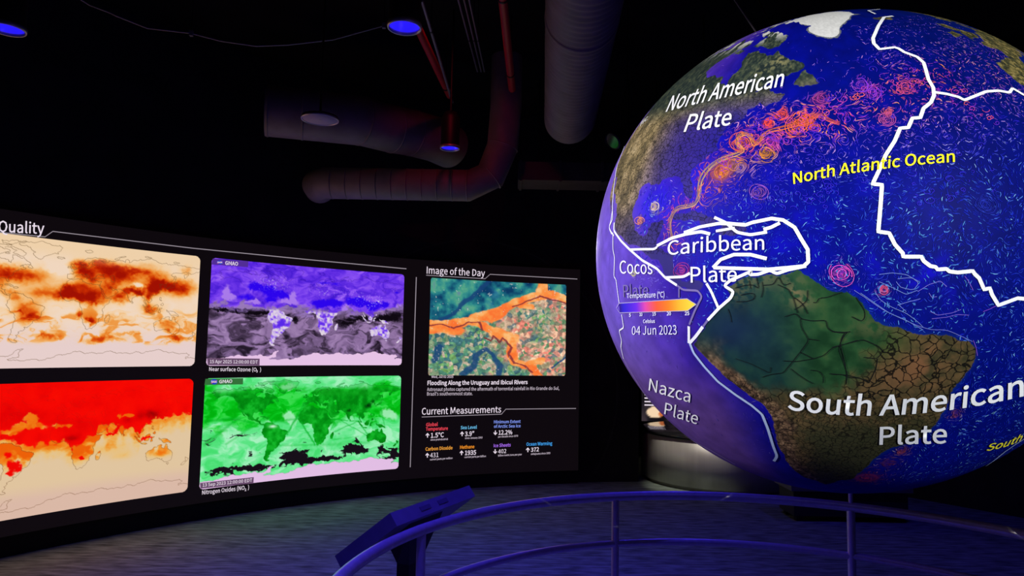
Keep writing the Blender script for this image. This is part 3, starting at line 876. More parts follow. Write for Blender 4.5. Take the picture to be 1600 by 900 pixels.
wtext('Ice Sheets', (771.4, 698.8), (798, 697.5), 5, M_C['violet'], bold=.02)
wtext('402', (778.3, 708.7), (791, 707.8), 6.4, bold=.015)
wtext('billion metric tons per year', (778.3, 713.2), (815.4, 711.2), 2.8, M_TXTDIM, bold=.012)
wtext('Ocean Warming', (822.5, 696.6), (862.9, 695.1), 5, M_C['blue'], bold=.02)
wtext('372', (829.4, 706), (842, 705), 6.2, bold=.015)
wtext('zettajoules since 1955', (829.4, 710.8), (859.8, 709.2), 2.8, M_TXTDIM, bold=.012)
for (x, y), dn in (((668, 680.3), 0), ((722, 678), 0), ((774, 676), 1), ((667.7, 711.5), 0), ((721.2, 707.7), 0), ((773.7, 705.3), 1), ((824.8, 703), 0)):
    s_ = 1 if dn else -1
    wpoly('trend_arrow', [(x - .7, y - 3.4 * s_), (x + .7, y - 3.4 * s_), (x + .7, y + 1.2 * s_), (x + 2.5, y - .6 * s_), (x + 2.9, y + .6 * s_), (x, y + 3.9 * s_), (x - 2.9, y + .6 * s_), (x - 2.5, y - .6 * s_), (x - .7, y + 1.2 * s_)], M_TXT)

M_TABV = glow('tab_violet', (82,46,150), 1.0)
M_TABG = glow('tab_green', (52,112,58), 1.0)
M_TABD = glow('tab_mauve', (104,76,106), 1.0)
M_LOGO = glow('logo_blue', (30,60,190), 1.0)
M_LOGORED = glow('logo_red', (220,50,60), 1.0)


def emblem(cx, cy, rx, ry, parent):
    wpoly('emblem_disc', [(cx + rx * math.cos(a), cy + ry * math.sin(a)) for a in np.linspace(0, 2 * math.pi, 25)[:-1]], M_LOGO, parent, 0.0045)
    wtext('NASA', (cx - rx * .8, cy + ry * .3), (cx + rx * .8, cy + ry * .38), ry * .75, M_TXT, parent, .02)
    wpoly('emblem_swoosh', [(cx - rx * .95, cy + ry * .5), (cx + rx * .9, cy - ry * .55), (cx + rx * .7, cy - ry * .2), (cx - rx * .8, cy + ry * .65)], M_LOGORED, parent, 0.0048)


def wtab(name, tl, tr, br, bl_, material, parent):
    vv = []
    for i in range(17):
        u = i / 16
        for a, b in ((tl, tr), (bl_, br)):
            vv.append(wall_hit(np.array(a[0] + (b[0] - a[0]) * u), np.array(a[1] + (b[1] - a[1]) * u), .003))
    return MB().add(vv, [(2 * i, 2 * i + 1, 2 * i + 3, 2 * i + 2) for i in range(16)]).build(name, material, parent)


wtab('title_tab', (332.5, 404.0), (388, 408.4), (387.6, 417.4), (330.6, 413.2), M_TABV, picture_oz)
emblem(343.6, 410.0, 4.8, 3.2, picture_oz)
wtext('GMAO', (351.8, 413.6), (371.9, 415), 5.6, None, picture_oz, .02)
wtab('date_tab', (323.6, 559.5), (405.8, 560.4), (405.5, 571.0), (324.6, 570.6), M_TABD, picture_oz)
wtext('15 Apr 2025 12:00:00 EDT', (328, 567.3), (402.7, 568.2), 5, None, picture_oz, .006)
wtext('Near surface Ozone (O   )', (326.8, 579.6), (407.8, 580.4), 5.8, None, None, .008)
wtext('3', (400.2, 581.8), (402.6, 581.8), 3.4, None, None, .02)
wtab('title_tab', (321, 592.0), (380, 590.9), (379.6, 600.6), (319.4, 601.6), M_TABG, picture_no)
emblem(334.5, 596.5, 5.4, 4.2, picture_no)
wtext('GMAO', (342.5, 598.8), (362.8, 598.1), 5.2, None, picture_no, .02)
wtab('date_tab', (312.6, 754.8), (396.6, 745.5), (396, 755.2), (313.4, 763.4), M_TABD, picture_no)
wtext('13 Sep 2023 12:00:00 EDT', (316.6, 760.6), (393.9, 752.6), 5, None, picture_no, .006)
wtext('Nitrogen Oxides (NO   )', (315.7, 772.8), (389, 764.3), 6.3, None, None, .008)
wtext('2', (382.2, 767.2), (384.8, 766.9), 3.6, None, None, .02)

# ================================================================ GLOBE
globe = thing('projection_globe', GC - (0, 0, GR), 'huge hanging sphere showing ocean currents and tectonic plates of the Americas', 'globe')
lon_a = np.concatenate([np.arange(-180, -128, 2.0), np.arange(-128, 12, 0.175), np.arange(12, 180.01, 2.0)])
lon_a[-1] = 180
lat_a = np.concatenate([np.arange(90, 80, -1.0), np.arange(80, -54, -0.175), np.arange(-54, -90.01, -2.0)])
lat_a[-1] = -90
LO, LA = np.meshgrid(lon_a, lat_a)

MH = 1800
gm = np.zeros((MH, 2 * MH), bool)
for k, v in ROUGH.items():
    if k == 'samerica': continue
    a = np.array(v)
    x, y = warp_ll(a[:, 0], a[:, 1])
    fill_poly(gm, list(zip(x, y)), -180, 180, -90, 90)
# the northern and eastern coast of South America as the photograph shows it
SAM = [(1084,538),(1097,518),(1113,497),(1124,484),(1139,470),(1141,460),(1136,449),(1150,440),(1165,433),(1180,434),(1200,429),(1215,431),(1240,424),(1247,421),(1262,431),(1275,441),(1287,448),(1300,455),(1324,455.6),(1337.8,464.4),(1351,482),(1362,493),(1366.7,502),(1377.8,506.7),(1400,511),(1424.4,520),(1455.6,522),(1477.8,523),(1495.6,531),(1513,533),(1522,542),(1524.4,555.6),(1518,573),(1508,586),(1494.7,599.7),(1485,613.7),(1478.4,637),(1466.7,655.7),(1455,669.7),(1443,681),(1420,690),(1392,700),(1373,711.7),(1350,732.7),(1335,747),(1290,757),(1255,745),(1243.6,737),(1227,718.6),(1218,700),(1211,672),(1206,651),(1190,630),(1162,611),(1134,590),(1113,569),(1097,553)]
sa = np.array(SAM)
slo, sla = px_ll(sa[:, 0], sa[:, 1])
fill_poly(gm, rough_line(list(zip(slo, sla)), 3, .10), -180, 180, -90, 90)
SAM_LL = np.stack([slo, sla], -1)


def blur(a, n):
    for ax in (0, 1):
        for _ in range(2):
            c = np.cumsum(np.concatenate([np.repeat(np.take(a, [0], ax), n + 1, ax), a, np.repeat(np.take(a, [-1], ax), n, ax)], ax), ax)
            if ax == 0: a = (c[2 * n + 1:] - c[:-2 * n - 1]) / (2 * n + 1)
            else: a = (c[:, 2 * n + 1:] - c[:, :-2 * n - 1]) / (2 * n + 1)
    return a


def sample(img, lo, la):
    H, W = img.shape
    x = np.clip((lo + 180) / 360 * W - .5, 0, W - 1.001)
    y = np.clip((90 - la) / 180 * H - .5, 0, H - 1.001)
    xi, yi = x.astype(int), y.astype(int)
    fx, fy = x - xi, y - yi
    return (img[yi, xi] * (1 - fx) + img[yi, xi + 1] * fx) * (1 - fy) + (img[yi + 1, xi] * (1 - fx) + img[yi + 1, xi + 1] * fx) * fy


gmf = gm.astype(np.float32)
land = sample(gmf, LO, LA)
coastal = sample(blur(gmf, 14), LO, LA)
n1 = fbm(LO * .35, LA * .35, 5, 1)
n2 = fbm(LO * 1.3, LA * 1.3, 4, 3)
n3 = fbm(LO * .12, LA * .12, 4, 5)
isSA = (LA < 14) & (LO > -90) & (LO < -28)
# ocean
oc = ramp(LO + 12 * (n3 - .5) + .10 * (LA - 10), [(-140,(126,98,206)),(-108,(114,88,198)),(-98,(98,70,184)),(-86,(62,36,166)),(-74,(16,14,158)),(-55,(4,12,138)),(-25,(2,14,118)),(10,(4,24,112))])  # western stops carry the purple haze and screen reflection as painted colour
oc = mixc(oc, (100,70,134), smooth(-2, -26, LA) * smooth(-68, -84, LO) * .85)  # mauve glow at the lower left, painted into the sea
oc = mixc(oc, (18,4,214), np.clip(blobs([(-92,25,5,4,.9),(-78,29,5,5,.7)], LO, LA) + .5 * smooth(.5, .8, n1) * blobs([(-50,30,26,14,.6),(-45,8,8,4,1.6),(-62,14,12,6,.5),(-38,4,6,4,1.2)], LO, LA), 0, 1) * .75)
oc = mixc(oc, (4,10,112), blobs([(-62,36,6,6,.5),(-25,22,14,10,.5),(-48,57,10,7,.5)], LO, LA) * .8)
oc = mixc(oc, (8,52,122), smooth(.12, .5, coastal) * .55 * smooth(-66, -54, LO) * (LA < 12))
oc *= (.80 + .28 * n1)[..., None]
# land
ld = np.zeros(LO.shape + (3,)) + np.array((104, 92, 54.))
# North America
na = ramp(n1 + .35 * (n2 - .5), [(.25,(92,84,62)),(.45,(128,114,80)),(.6,(158,140,100)),(.8,(180,162,122))])
na = mixc(na, (46,36,128), smooth(-106, -88, LO) * smooth(50, 40, LA) * .9)  # east painted bluish for the overlap of projector light
na = mixc(na, ramp(n2, [(.3,(34,44,44)),(.6,(58,70,58)),(.8,(92,96,70))]), smooth(43, 50, LA))
na = mixc(na, (52,48,104), smooth(26, 16, LA) * .6)
na = mixc(na, (214,212,204), smooth(62, 70, LA) * smooth(.42, .56, n1 + .2 * (n2 - .5)))
na = mixc(na, (150,142,96), blobs([(-64,56,4,3,.8),(-70,54,3,2,.5)], LO, LA) * smooth(.4, .6, n2))
ld = np.where((LO < -28)[..., None], na, ld)
# Greenland
grn = (LO > -60 + (LA - 60) * -.6) & (LO < -8) & (LA > 57)
ld = np.where((grn & (LO < -25))[..., None] | ((LO > -60) & (LO < -14) & (LA > 68))[..., None], np.array((226, 226, 220.)) * (.9 + .15 * n2)[..., None], ld)
gedge = smooth(.55, .85, coastal)
ld = np.where((grn & (LA < 72))[..., None] & (gedge < .25)[..., None], ld * .35 + np.array((30, 34, 40)), ld)
# Africa / Europe
af = ramp(n2 + .2 * (n1 - .5), [(.3,(58,60,44)),(.5,(98,92,54)),(.7,(150,132,78))])
ld = np.where((LO > -20)[..., None] & (LA < 66)[..., None], af, ld)
# South America
amz = ramp(n1, [(.25,(22,50,52)),(.5,(28,62,60)),(.7,(36,74,62))])
amz = mixc(amz, ramp(n1, [(.3,(26,64,36)),(.6,(44,88,50)),(.8,(70,100,56))]), smooth(-68, -56, LO + 6 * (n3 - .5)))
amz = mixc(amz, (26,46,86), blobs([(-74,-1,7,5,.7)], LO, LA))
dry = ramp(n2 * .6 + n1 * .4, [(.25,(62,62,40)),(.45,(84,76,48)),(.6,(104,86,54)),(.8,(124,102,66))])
dry = mixc(dry, (142,100,66), blobs([(-44,-11,6,5,.8),(-41,-8,4,3,.5)], LO, LA) * smooth(.3, .6, n1))
dry = mixc(dry, (58,84,42), blobs([(-48,-4,4,3,.9)], LO, LA))
dmask = smooth(-2.5, 2.5, (LO + 49) * .9 - (LA + 5) * .55 + 7 * (n1 - .5))
dmask = np.maximum(dmask, smooth(-11, -16, LA + 5 * (n1 - .5)))
amz = mixc(amz, dry, dmask)
amz = mixc(amz, (62,66,42), smooth(-19, -26, LA) * smooth(-66, -60, LO) * .8)
# Andes strip: distance to the western coast
wl = np.array([(-2, -80.2), (2, -79), (8, -77)] + [(b, a) for a, b in SAM_LL[46:]])
wl = wl[np.argsort(wl[:, 0])]
wdist = LO - np.interp(LA, wl[:, 0], wl[:, 1])
amz = mixc(amz, ramp(n2, [(.3,(74,58,46)),(.55,(128,100,74)),(.8,(184,150,112))]), smooth(5.5, 2.5, wdist + 4 * (n1 - .5)) * smooth(-1, -9, LA))
amz = mixc(amz, (110,112,76), blobs([(-66,9,6,2,.7),(-72,7.5,3,3,.6),(-60.5,4.5,2.2,1.6,1.1),(-61.5,6.5,1.6,1.2,.9)], LO, LA) * smooth(.38, .55, n2))
amz = mixc(amz, (88,96,60), blobs([(-50,-1,3,2,.7),(-46,-2,3,2,.5)], LO, LA) * smooth(.4, .6, n2))
amz = amz * .86
ld = np.where(isSA[..., None] & (LA < 12.5)[..., None] & ~((LO < -77.6) & (LA > 7))[..., None], amz, ld)
oc = mixc(oc, (50,38,206), blobs([(-94,24,6,4,1.0),(-80,28,5,6,.6)], LO, LA) * .8)
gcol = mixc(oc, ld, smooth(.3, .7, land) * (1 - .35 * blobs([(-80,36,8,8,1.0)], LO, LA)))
# warm cores of the eddies (pixel, pixel, radius in pixels, colour, strength)
EDDY = [(1126,268,30,(206,84,90),.6),(1146,258,16,(214,124,70),.55),(1128,268,19,(255,150,30),1.0),(1160,223,12,(232,84,60),.9),(1203,221,10,(196,50,170),.7),(1198,240,9,(220,130,40),.8),(1247,195,13,(255,96,36),1.0),(1262,192,9,(240,80,50),.6),(1222,179,7,(255,70,60),.9),(1201,192,5,(255,60,60),.9),(1023,323,6,(250,214,170),.95),(1000,345,6,(240,140,100),.9),(1315,428,13,(226,70,190),.85),(1381,453,6,(200,60,110),.7),(1065,422,8,(170,40,130),.85),(1346,133,9,(120,40,200),.7),(1363,145,8,(130,40,200),.6),(1414,137,8,(200,60,120),.6),(1386,187,8,(170,60,150),.6),(1387,176,5,(200,70,110),.6),(1283,154,8,(140,40,130),.5),(1408,705,5,(190,70,90),.8),(1387,724,8,(130,40,90),.6),(1354,747,10,(200,50,90),.9),(1493,646,6,(130,50,110),.7),(1158,262,6,(150,100,150),.4),(1186,300,9,(120,60,160),.4),(1540,320,10,(10,26,170),.4),(990,428,4,(190,190,90),.6)]
for ex, ey, er, ec, es in EDDY:
    c = ll_dir(*px_ll(np.array(ex), np.array(ey)))
    elo, ela = px_ll(np.array(ex), np.array(ey))
    win = (np.abs(LO - elo) < 12) & (np.abs(LA - ela) < 10)
    # radius on the sphere from a pixel offset along the local tangent
    e2 = globe_dir(np.array(ex), np.array(ey + er * .7))
    rad = max(np.linalg.norm(e2 - c), 0.006)
    D = np.linalg.norm(ll_dir(LO[win], LA[win]) - c, axis=-1) / rad
    rings = (.75 + .25 * np.cos(D * 9)) if er < 15 else (.93 + .07 * np.cos(D * 9))
    k = np.exp(-(D / .95) ** 2.4) * es * rings * (land[win] < .5)
    gcol[win] = gcol[win] * (1 - k[:, None]) + np.array(ec) * k[:, None]

# how densely the dark network of land lines covers each place: coarse, fine
net = np.zeros(LO.shape + (3,))
lm = smooth(.45, .75, land)
coarse = dmask * smooth(-18.5, -15.5, LA) * isSA
fine = np.maximum(smooth(-14, -19, LA) * isSA, smooth(5, 3, wdist) * smooth(-6, -13, LA) * isSA)
fine = np.maximum(fine, ((LO < -60) & (LA > 14)) * smooth(56, 46, LA) * .9)
fine = np.maximum(fine, ((LO > -20)) * .8)
net[..., 0] = coarse * lm
net[..., 1] = fine * lm
net[..., 2] = smooth(.5, .8, coastal) * 0

P3 = GC + ll_dir(LO, LA) * GR
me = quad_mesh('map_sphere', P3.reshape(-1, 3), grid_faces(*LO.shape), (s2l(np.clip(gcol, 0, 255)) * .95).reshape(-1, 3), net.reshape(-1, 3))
M_MAP = bpy.data.materials.new('globe_map')
M_MAP.use_nodes = True
nt = M_MAP.node_tree
bs = nt.nodes['Principled BSDF']
bs.inputs['Roughness'].default_value = 0.55
bs.inputs['Specular IOR Level'].default_value = 0.04
A1 = nt.nodes.new('ShaderNodeAttribute'); A1.attribute_name = 'print'
A2 = nt.nodes.new('ShaderNodeAttribute'); A2.attribute_name = 'net'
SX = nt.nodes.new('ShaderNodeSeparateColor')
nt.links.new(A2.outputs['Color'], SX.inputs['Color'])
TC = nt.nodes.new('ShaderNodeTexCoord')
NZ = nt.nodes.new('ShaderNodeTexNoise'); NZ.inputs['Scale'].default_value = 26; NZ.inputs['Detail'].default_value = 3
nt.links.new(TC.outputs['Object'], NZ.inputs['Vector'])
VM = nt.nodes.new('ShaderNodeVectorMath'); VM.operation = 'MULTIPLY_ADD'
VM.inputs[1].default_value = (.034, .034, .034)
nt.links.new(NZ.outputs['Color'], VM.inputs[0])
nt.links.new(TC.outputs['Object'], VM.inputs[2])
prev = A1.outputs['Color']
for ch, scale, wid, st in (('Red', 37, .062, .94), ('Green', 66, .075, .80)):
    VO = nt.nodes.new('ShaderNodeTexVoronoi'); VO.feature = 'DISTANCE_TO_EDGE'; VO.inputs['Scale'].default_value = scale
    nt.links.new(VM.outputs['Vector'], VO.inputs['Vector'])
    MR = nt.nodes.new('ShaderNodeMapRange'); MR.inputs['From Min'].default_value = wid * .55; MR.inputs['From Max'].default_value = wid
    MR.inputs['To Min'].default_value = st; MR.inputs['To Max'].default_value = 0
    nt.links.new(VO.outputs['Distance'], MR.inputs['Value'])
    MU = nt.nodes.new('ShaderNodeMath'); MU.operation = 'MULTIPLY'
    nt.links.new(MR.outputs['Result'], MU.inputs[0]); nt.links.new(SX.outputs[ch], MU.inputs[1])
    MX = nt.nodes.new('ShaderNodeMix'); MX.data_type = 'RGBA'
    MX.inputs['B'].default_value = lin(16, 15, 14)
    nt.links.new(MU.outputs['Value'], MX.inputs['Factor']); nt.links.new(prev, MX.inputs['A'])
    prev = MX.outputs['Result']
nt.links.new(prev, bs.inputs['Base Color'])
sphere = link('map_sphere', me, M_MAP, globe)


def ribbon(name, px, wpx, material, parent, off=0.0015, sub=4, smoothp=True):
    """a line projected on the globe: pixels -> points on the sphere, real width"""
    P = np.array(px, float)
    Q = []
    for a, b in zip(P[:-1], P[1:]):
        k = max(1, int(np.linalg.norm(b - a) / sub))
        Q += [a + (b - a) * i / k for i in range(k)]
    Q.append(P[-1])
    Q = np.array(Q)
    if smoothp and len(Q) > 4:
        Q[1:-1] = .25 * Q[:-2] + .5 * Q[1:-1] + .25 * Q[2:]
    D = globe_dir(Q[:, 0], Q[:, 1])
    return dir_ribbon(name, D, wpx * 0.00232, material, parent, off)


def ribbon_arrays(D, wid, off):
    T = np.gradient(D, axis=0)
    S = np.cross(D, T)
    S /= np.linalg.norm(S, axis=-1, keepdims=True) + 1e-12
    wv = np.asarray(wid)
    wv = wv[:, None] / 2 if wv.ndim else wv / 2
    C = GC + D * (GR + off)
    V_ = np.empty((len(D) * 2, 3))
    V_[0::2] = C + S * wv
    V_[1::2] = C - S * wv
    i = np.arange(len(D) - 1) * 2
    return V_, np.stack([i, i + 1, i + 3, i + 2], -1)


def dir_ribbon(name, D, wid, material, parent, off):
    V_, F_ = ribbon_arrays(D, wid, off)
    me_ = quad_mesh(name, V_, F_)
    return link(name, me_, material, parent)


def sc(ox, oy, s, pts):
    return [(ox + x / s, oy + y / s) for x, y in pts]


M_PLATE = mat('projected_white', (.90, .92, .93, 1), .7, spec=.05)
M_PLATEB = mat('projected_pale_blue', (.42, .55, .80, 1), .7, spec=.05)
M_PLATEG = mat('projected_grey_violet', (.20, .16, .36, 1), .7, spec=.05)
M_YEL = mat('projected_yellow', (.92, .84, .02, 1), .7, spec=.05)
M_ROAD = mat('projected_black', (.006, .008, .009, 1), .7, spec=.05)
M_TRACE = mat('projected_trace', (.5, .45, .6, 1), .7, spec=.05)
CB = (930, 330, 3.9125)
LINES = [
 ([(1395,26.3),(1381,28),(1372.5,41),(1363.8,61),(1365,68.8),(1373.8,78),(1397.5,75),(1403.8,77),(1412.5,82.5),(1432.5,90),(1442.5,98.8),(1446,110),(1450,125),(1457.5,137.5),(1458.8,150),(1453.8,161),(1442.5,170),(1437.5,184.5),(1425,185.5),(1418.8,200),(1406,201),(1397.5,221),(1384,242),(1374,265),(1363,288),(1377.8,289),(1375.6,320),(1372,362),(1389,364.4),(1397.8,382),(1410,395.5),(1411,401),(1438.9,401),(1443,408),(1453,415.6),(1461,417),(1464.4,421),(1477.8,420),(1483,424),(1495.6,425.6),(1519,423.3),(1522,428),(1529,434.4),(1536.7,452),(1545.6,450),(1549,460),(1559,476.7),(1589,465.6),(1600,466.7),(1622,463)], 5.2, M_PLATE),
 ([(1460,145),(1477.5,147.5),(1497.5,152.5),(1506,157.5),(1540,143.8),(1560,142.5),(1577.5,146),(1580,138),(1600,150),(1630,162)], 4.6, M_PLATE),
 ([(1356,17.5),(1367.5,23)], 3, M_PLATE), ([(1357,17.5),(1375,15.5)], 2.5, M_PLATE),
 (sc(*CB, [(380,212),(470,165),(560,140),(650,125),(705,140)]), 5, M_PLATE),
 (sc(*CB, [(545,132),(640,97),(760,75),(915,82)]), 5, M_PLATE),
 (sc(*CB, [(730,38),(800,70),(870,130),(950,145),(1052,128)]), 4.5, M_PLATE),
 (sc(*CB, [(740,122),(855,103)]), 4, M_PLATE),
 (sc(*CB, [(780,72),(920,85),(960,70),(1080,45),(1150,55),(1220,100),(1260,170),(1300,235),(1303,310),(1275,335),(1180,345),(1060,355),(900,350),(725,345)]), 5.2, M_PLATE),
 (sc(*CB, [(1030,112),(1075,100),(1130,72)]), 5, M_PLATE),
 (sc(*CB, [(722,345),(770,295),(850,265),(950,265),(1050,290)]), 5.2, M_PLATE),
 (sc(*CB, [(1290,335),(1180,358),(1110,382),(1070,360),(1000,385),(940,388),(960,365),(880,400),(830,420),(790,455),(848,490),(830,530),(760,590),(690,665)]), 4.6, M_PLATE),
 (sc(*CB, [(682,440),(712,490),(755,590)]), 4.4, M_PLATE),
 (sc(*CB, [(660,705),(620,760),(580,805)]), 5, M_PLATE),
 (sc(*CB, [(575,702),(575,806)]), 4.6, M_PLATE),
 (sc(*CB, [(435,405),(545,400),(582,378)]), 4.4, M_PLATE),
 (sc(*CB, [(120,70),(118,120),(160,180),(215,235),(290,300),(380,350),(430,405),(502,452)]), 4.4, M_PLATE),
 (sc(*CB, [(215,235),(300,232),(370,232),(382,218)]), 4, M_PLATE),
 (sc(*CB, [(502,452),(540,480),(630,485),(655,520),(610,610),(578,692)]), 3.4, M_PLATEG),
 (sc(*CB, [(515,470),(515,528)]), 2.6, M_PLATEG), (sc(*CB, [(690,665),(662,703)]), 3.4, M_PLATEG),
 (sc(*CB, [(108,0),(100,60),(88,100),(105,135),(118,150)]), 2.8, M_PLATE),
 (sc(*CB, [(112,130),(112,235),(122,280),(118,405),(130,410),(140,490),(150,560)]), 2.4, M_PLATE),
 (sc(*CB, [(165,630),(178,715),(148,725),(165,790),(160,830),(176,900)]), 2.6, M_PLATE),
 (sc(920, 200, 4.5, [(255,130),(225,210),(200,280),(180,420),(170,560),(172,640),(145,700),(165,745)]), 2.6, M_PLATE),
 (sc(920, 200, 4.5, [(152,480),(156,600)]), 1.5, M_PLATEG),
 (sc(900, 380, 2.25, [(402,352),(415,385),(450,430),(500,485),(560,530),(620,570),(655,600),(675,650),(695,715),(708,748),(696,764)]), 4.6, M_PLATEB),
 (sc(900, 380, 2.25, [(168,400),(182,430),(238,522),(300,600),(345,648),(410,692),(475,726),(560,775)]), 1.8, M_TRACE),
 ([(1540,727),(1552,719),(1569.4,704.7),(1585,694),(1604,682)], 3.2, M_PLATEB),
]
for pts_, wd, m_ in LINES:
    ribbon('plate_boundary', pts_, wd * .80, m_, globe, 0.0025, 3, wd < 5.1)

# dark roads across the Amazon
AM = (1040, 400, 4.5)
for pts_ in ([(840,425),(920,400),(950,440),(1030,455),(1130,450),(1140,510),(1180,530),(1260,535),(1300,530)], [(950,440),(955,500),(1010,590),(960,660),(880,760),(830,820),(740,830),(680,850)], [(1000,580),(1080,592)], [(830,735),(920,740),(1040,720),(1120,695),(1170,645),(1220,630),(1300,605),(1350,590)], [(950,675),(1040,720)], [(1260,540),(1235,580),(1230,630),(1255,720),(1275,830),(1270,900)], [(495,720),(600,755),(660,785),(740,825),(740,780)], [(1020,800),(1080,805),(1115,850),(1110,890)], [(880,790),(930,830),(990,870),(1040,895)], [(1155,825),(1280,835),(1340,850)], [(440,370),(460,420),(465,465)], [(500,320),(570,320),(630,300),(630,260),(580,262),(530,275)], [(490,225),(560,205),(620,200),(660,235),(640,150)], [(680,180),(690,240),(675,290)], [(690,205),(760,200),(790,150)], [(790,200),(870,235),(890,290),(920,300)], [(920,300),(970,340),(1000,405)], [(1000,240),(1000,310),(940,360),(910,375)], [(1040,325),(1065,335),(1075,295),(1140,290),(1190,270),(1240,255)], [(900,295),(930,400)], [(800,150),(830,210),(880,190)], [(590,170),(600,230)]):
    ribbon('road_line', sc(*AM, pts_), .85, M_ROAD, globe, 0.0018)
BR = (1300, 400, 4.5)
for pts_ in ([(0,530),(80,540),(130,530)], [(110,535),(75,570),(60,620),(45,650),(80,740),(110,830),(100,900)], [(0,640),(120,610),(220,585),(330,635),(370,680)], [(225,710),(320,720),(350,680)], [(320,720),(310,790),(260,890)], [(0,830),(80,830),(110,850),(200,855),(260,890)], [(170,290),(230,380),(235,430),(210,460),(140,425)]):
    ribbon('road_line', sc(*BR, pts_), .85, M_ROAD, globe, 0.0018)

# lettering on the globe
GT = [
 ('North American', [(1041,175.6),(1126,154.5),(1223,135.6)], [(1052,151),(1135,128.5),(1228,110)], M_PLATE, .012),
 ('Plate', [(1069,206.7),(1142,195.6)], [(1079,180),(1146,171)], M_PLATE, .012),
 ('North Atlantic Ocean', [(1240,288),(1362,266.5),(1491,253.5)], [(1239,271),(1363,249),(1490.5,236)], M_YEL, .012),
 ('Caribbean', [(1043.7,398.5),(1119,392.8),(1194.5,390)], [(1045,377),(1119,370),(1194.5,368.5)], M_PLATE, .004),
 ('Plate', [(1080.3,441.2),(1151.9,439.4)], [(1080,417),(1152,417)], M_PLATE, .004),
 ('Cocos', [(969.6,427.1),(1020.7,428)], [(969.6,407.2),(1020.4,408.7)], M_PLATE, .002),
 ('Plate', [(975.5,464),(1014,461)], [(974.7,445),(1014,444)], M_PLATEG, 0),
 ('Temperature (\u00b0C)', [(980.6,465.5),(1039.4,464)], [(980.6,458.5),(1039.4,455.5)], M_PLATE, .006),
 ('5', [(984,494.5),(987,494.3)], [(984,489.5),(987,489.3)], M_PLATE, .02), ('10', [(1000.5,493.5),(1005,493.3)], [(1000.5,488.5),(1005,488.3)], M_PLATE, .02),
 ('15', [(1020.5,492.7),(1026,492.4)], [(1020.5,487.6),(1026,487.4)], M_PLATE, .02), ('20', [(1043,492.3),(1049.5,492)], [(1043,487),(1049.5,486.8)], M_PLATE, .02),
 ('25', [(1071,492),(1078,491.8)], [(1071,486.6),(1078,486.4)], M_PLATE, .02),
 ('Celsius', [(1006,504.3),(1024.6,503.8)], [(1006,499),(1024.6,498.4)], M_PLATE, .015),
 ('04 Jun 2023', [(988.3,522.4),(1058.6,522)], [(988.8,509.6),(1057.8,507.4)], M_PLATE, 0),
 ('Nazca', [(1014.5,608.9),(1078.7,628)], [(1016.4,590.5),(1081,609)], M_PLATE, .002),
 ('Plate', [(1038.7,645.8),(1090,662)], [(1041,628),(1093,644.5)], M_PLATE, .002),
 ('South American', [(1231,638),(1408,646),(1598,617)], [(1232.5,609),(1412,615),(1598,584)], M_PLATE, .016),
 ('Plate', [(1373.5,693),(1478.2,690.7)], [(1374.5,666.2),(1479.5,662)], M_PLATE, .014),
 ('South Atl', [(1539.5,703),(1582,692),(1620,671)], [(1545,692.5),(1589,680),(1624,661)], M_YEL, .012),
 ('fic', [(1000,199),(1012.5,187.5)], [(1003.5,191),(1015,180)], M_PLATE, 0),
]
for s_, b_, t_, m_, bo in GT:
    text_on(globe_hit, s_, b_, t_, m_, globe, bo, 0.0034, res=4)

# colour legend
top_l, bot_l = [(968.3,474.0),(1074.4,466.7)], [(969.6,488.0),(1075.2,484.8)]
k = 40
vv, cc = [], []
for i in range(k + 1):
    u = i / k
    for a, b in (top_l, bot_l):
        q = (a[0] + (b[0] - a[0]) * u, a[1] + (b[1] - a[1]) * u)
        vv.append(globe_hit(np.array(q[0]), np.array(q[1]), .003))
        cc.append(ramp(np.array(u), [(0,(50,30,130)),(.06,(52,40,200)),(.25,(110,50,220)),(.38,(230,80,170)),(.55,(255,100,60)),(.72,(255,140,40)),(.88,(255,196,50)),(1,(255,216,60))]))
fs = [(2 * i, 2 * i + 1, 2 * i + 3, 2 * i + 2) for i in range(k)]
tip = len(vv)
vv.append(globe_hit(np.array(1088.5), np.array(475.2), .003)); cc.append(np.array((255, 236, 70)))
vv.append(globe_hit(np.array(1081.5), np.array(470.8), .003)); cc.append(np.array((255, 226, 66)))
fs.append((2 * k, 2 * k + 1, tip, tip + 1))
M_STROKE = bpy.data.materials.new('projected_colour')
M_STROKE.use_nodes = True
at_ = M_STROKE.node_tree.nodes.new('ShaderNodeAttribute'); at_.attribute_name = 'print'
M_STROKE.node_tree.links.new(at_.outputs['Color'], M_STROKE.node_tree.nodes['Principled BSDF'].inputs['Base Color'])
M_STROKE.node_tree.nodes['Principled BSDF'].inputs['Roughness'].default_value = .6
M_STROKE.node_tree.nodes['Principled BSDF'].inputs['Specular IOR Level'].default_value = .05
tag(link('legend_bar', quad_mesh('legend_bar', np.array(vv), np.array(fs), s2l(np.array(cc)) * .95), M_STROKE, globe), 'violet to yellow temperature colour bar')
ribbon('legend_outline', [(1088.5,475.2),(1074.4,466.4),(968.3,473.6),(964.3,481),(969.6,488.4),(1075.2,485.2),(1088.5,475.2)], .9, M_TRACE, globe, .0034, smoothp=False)

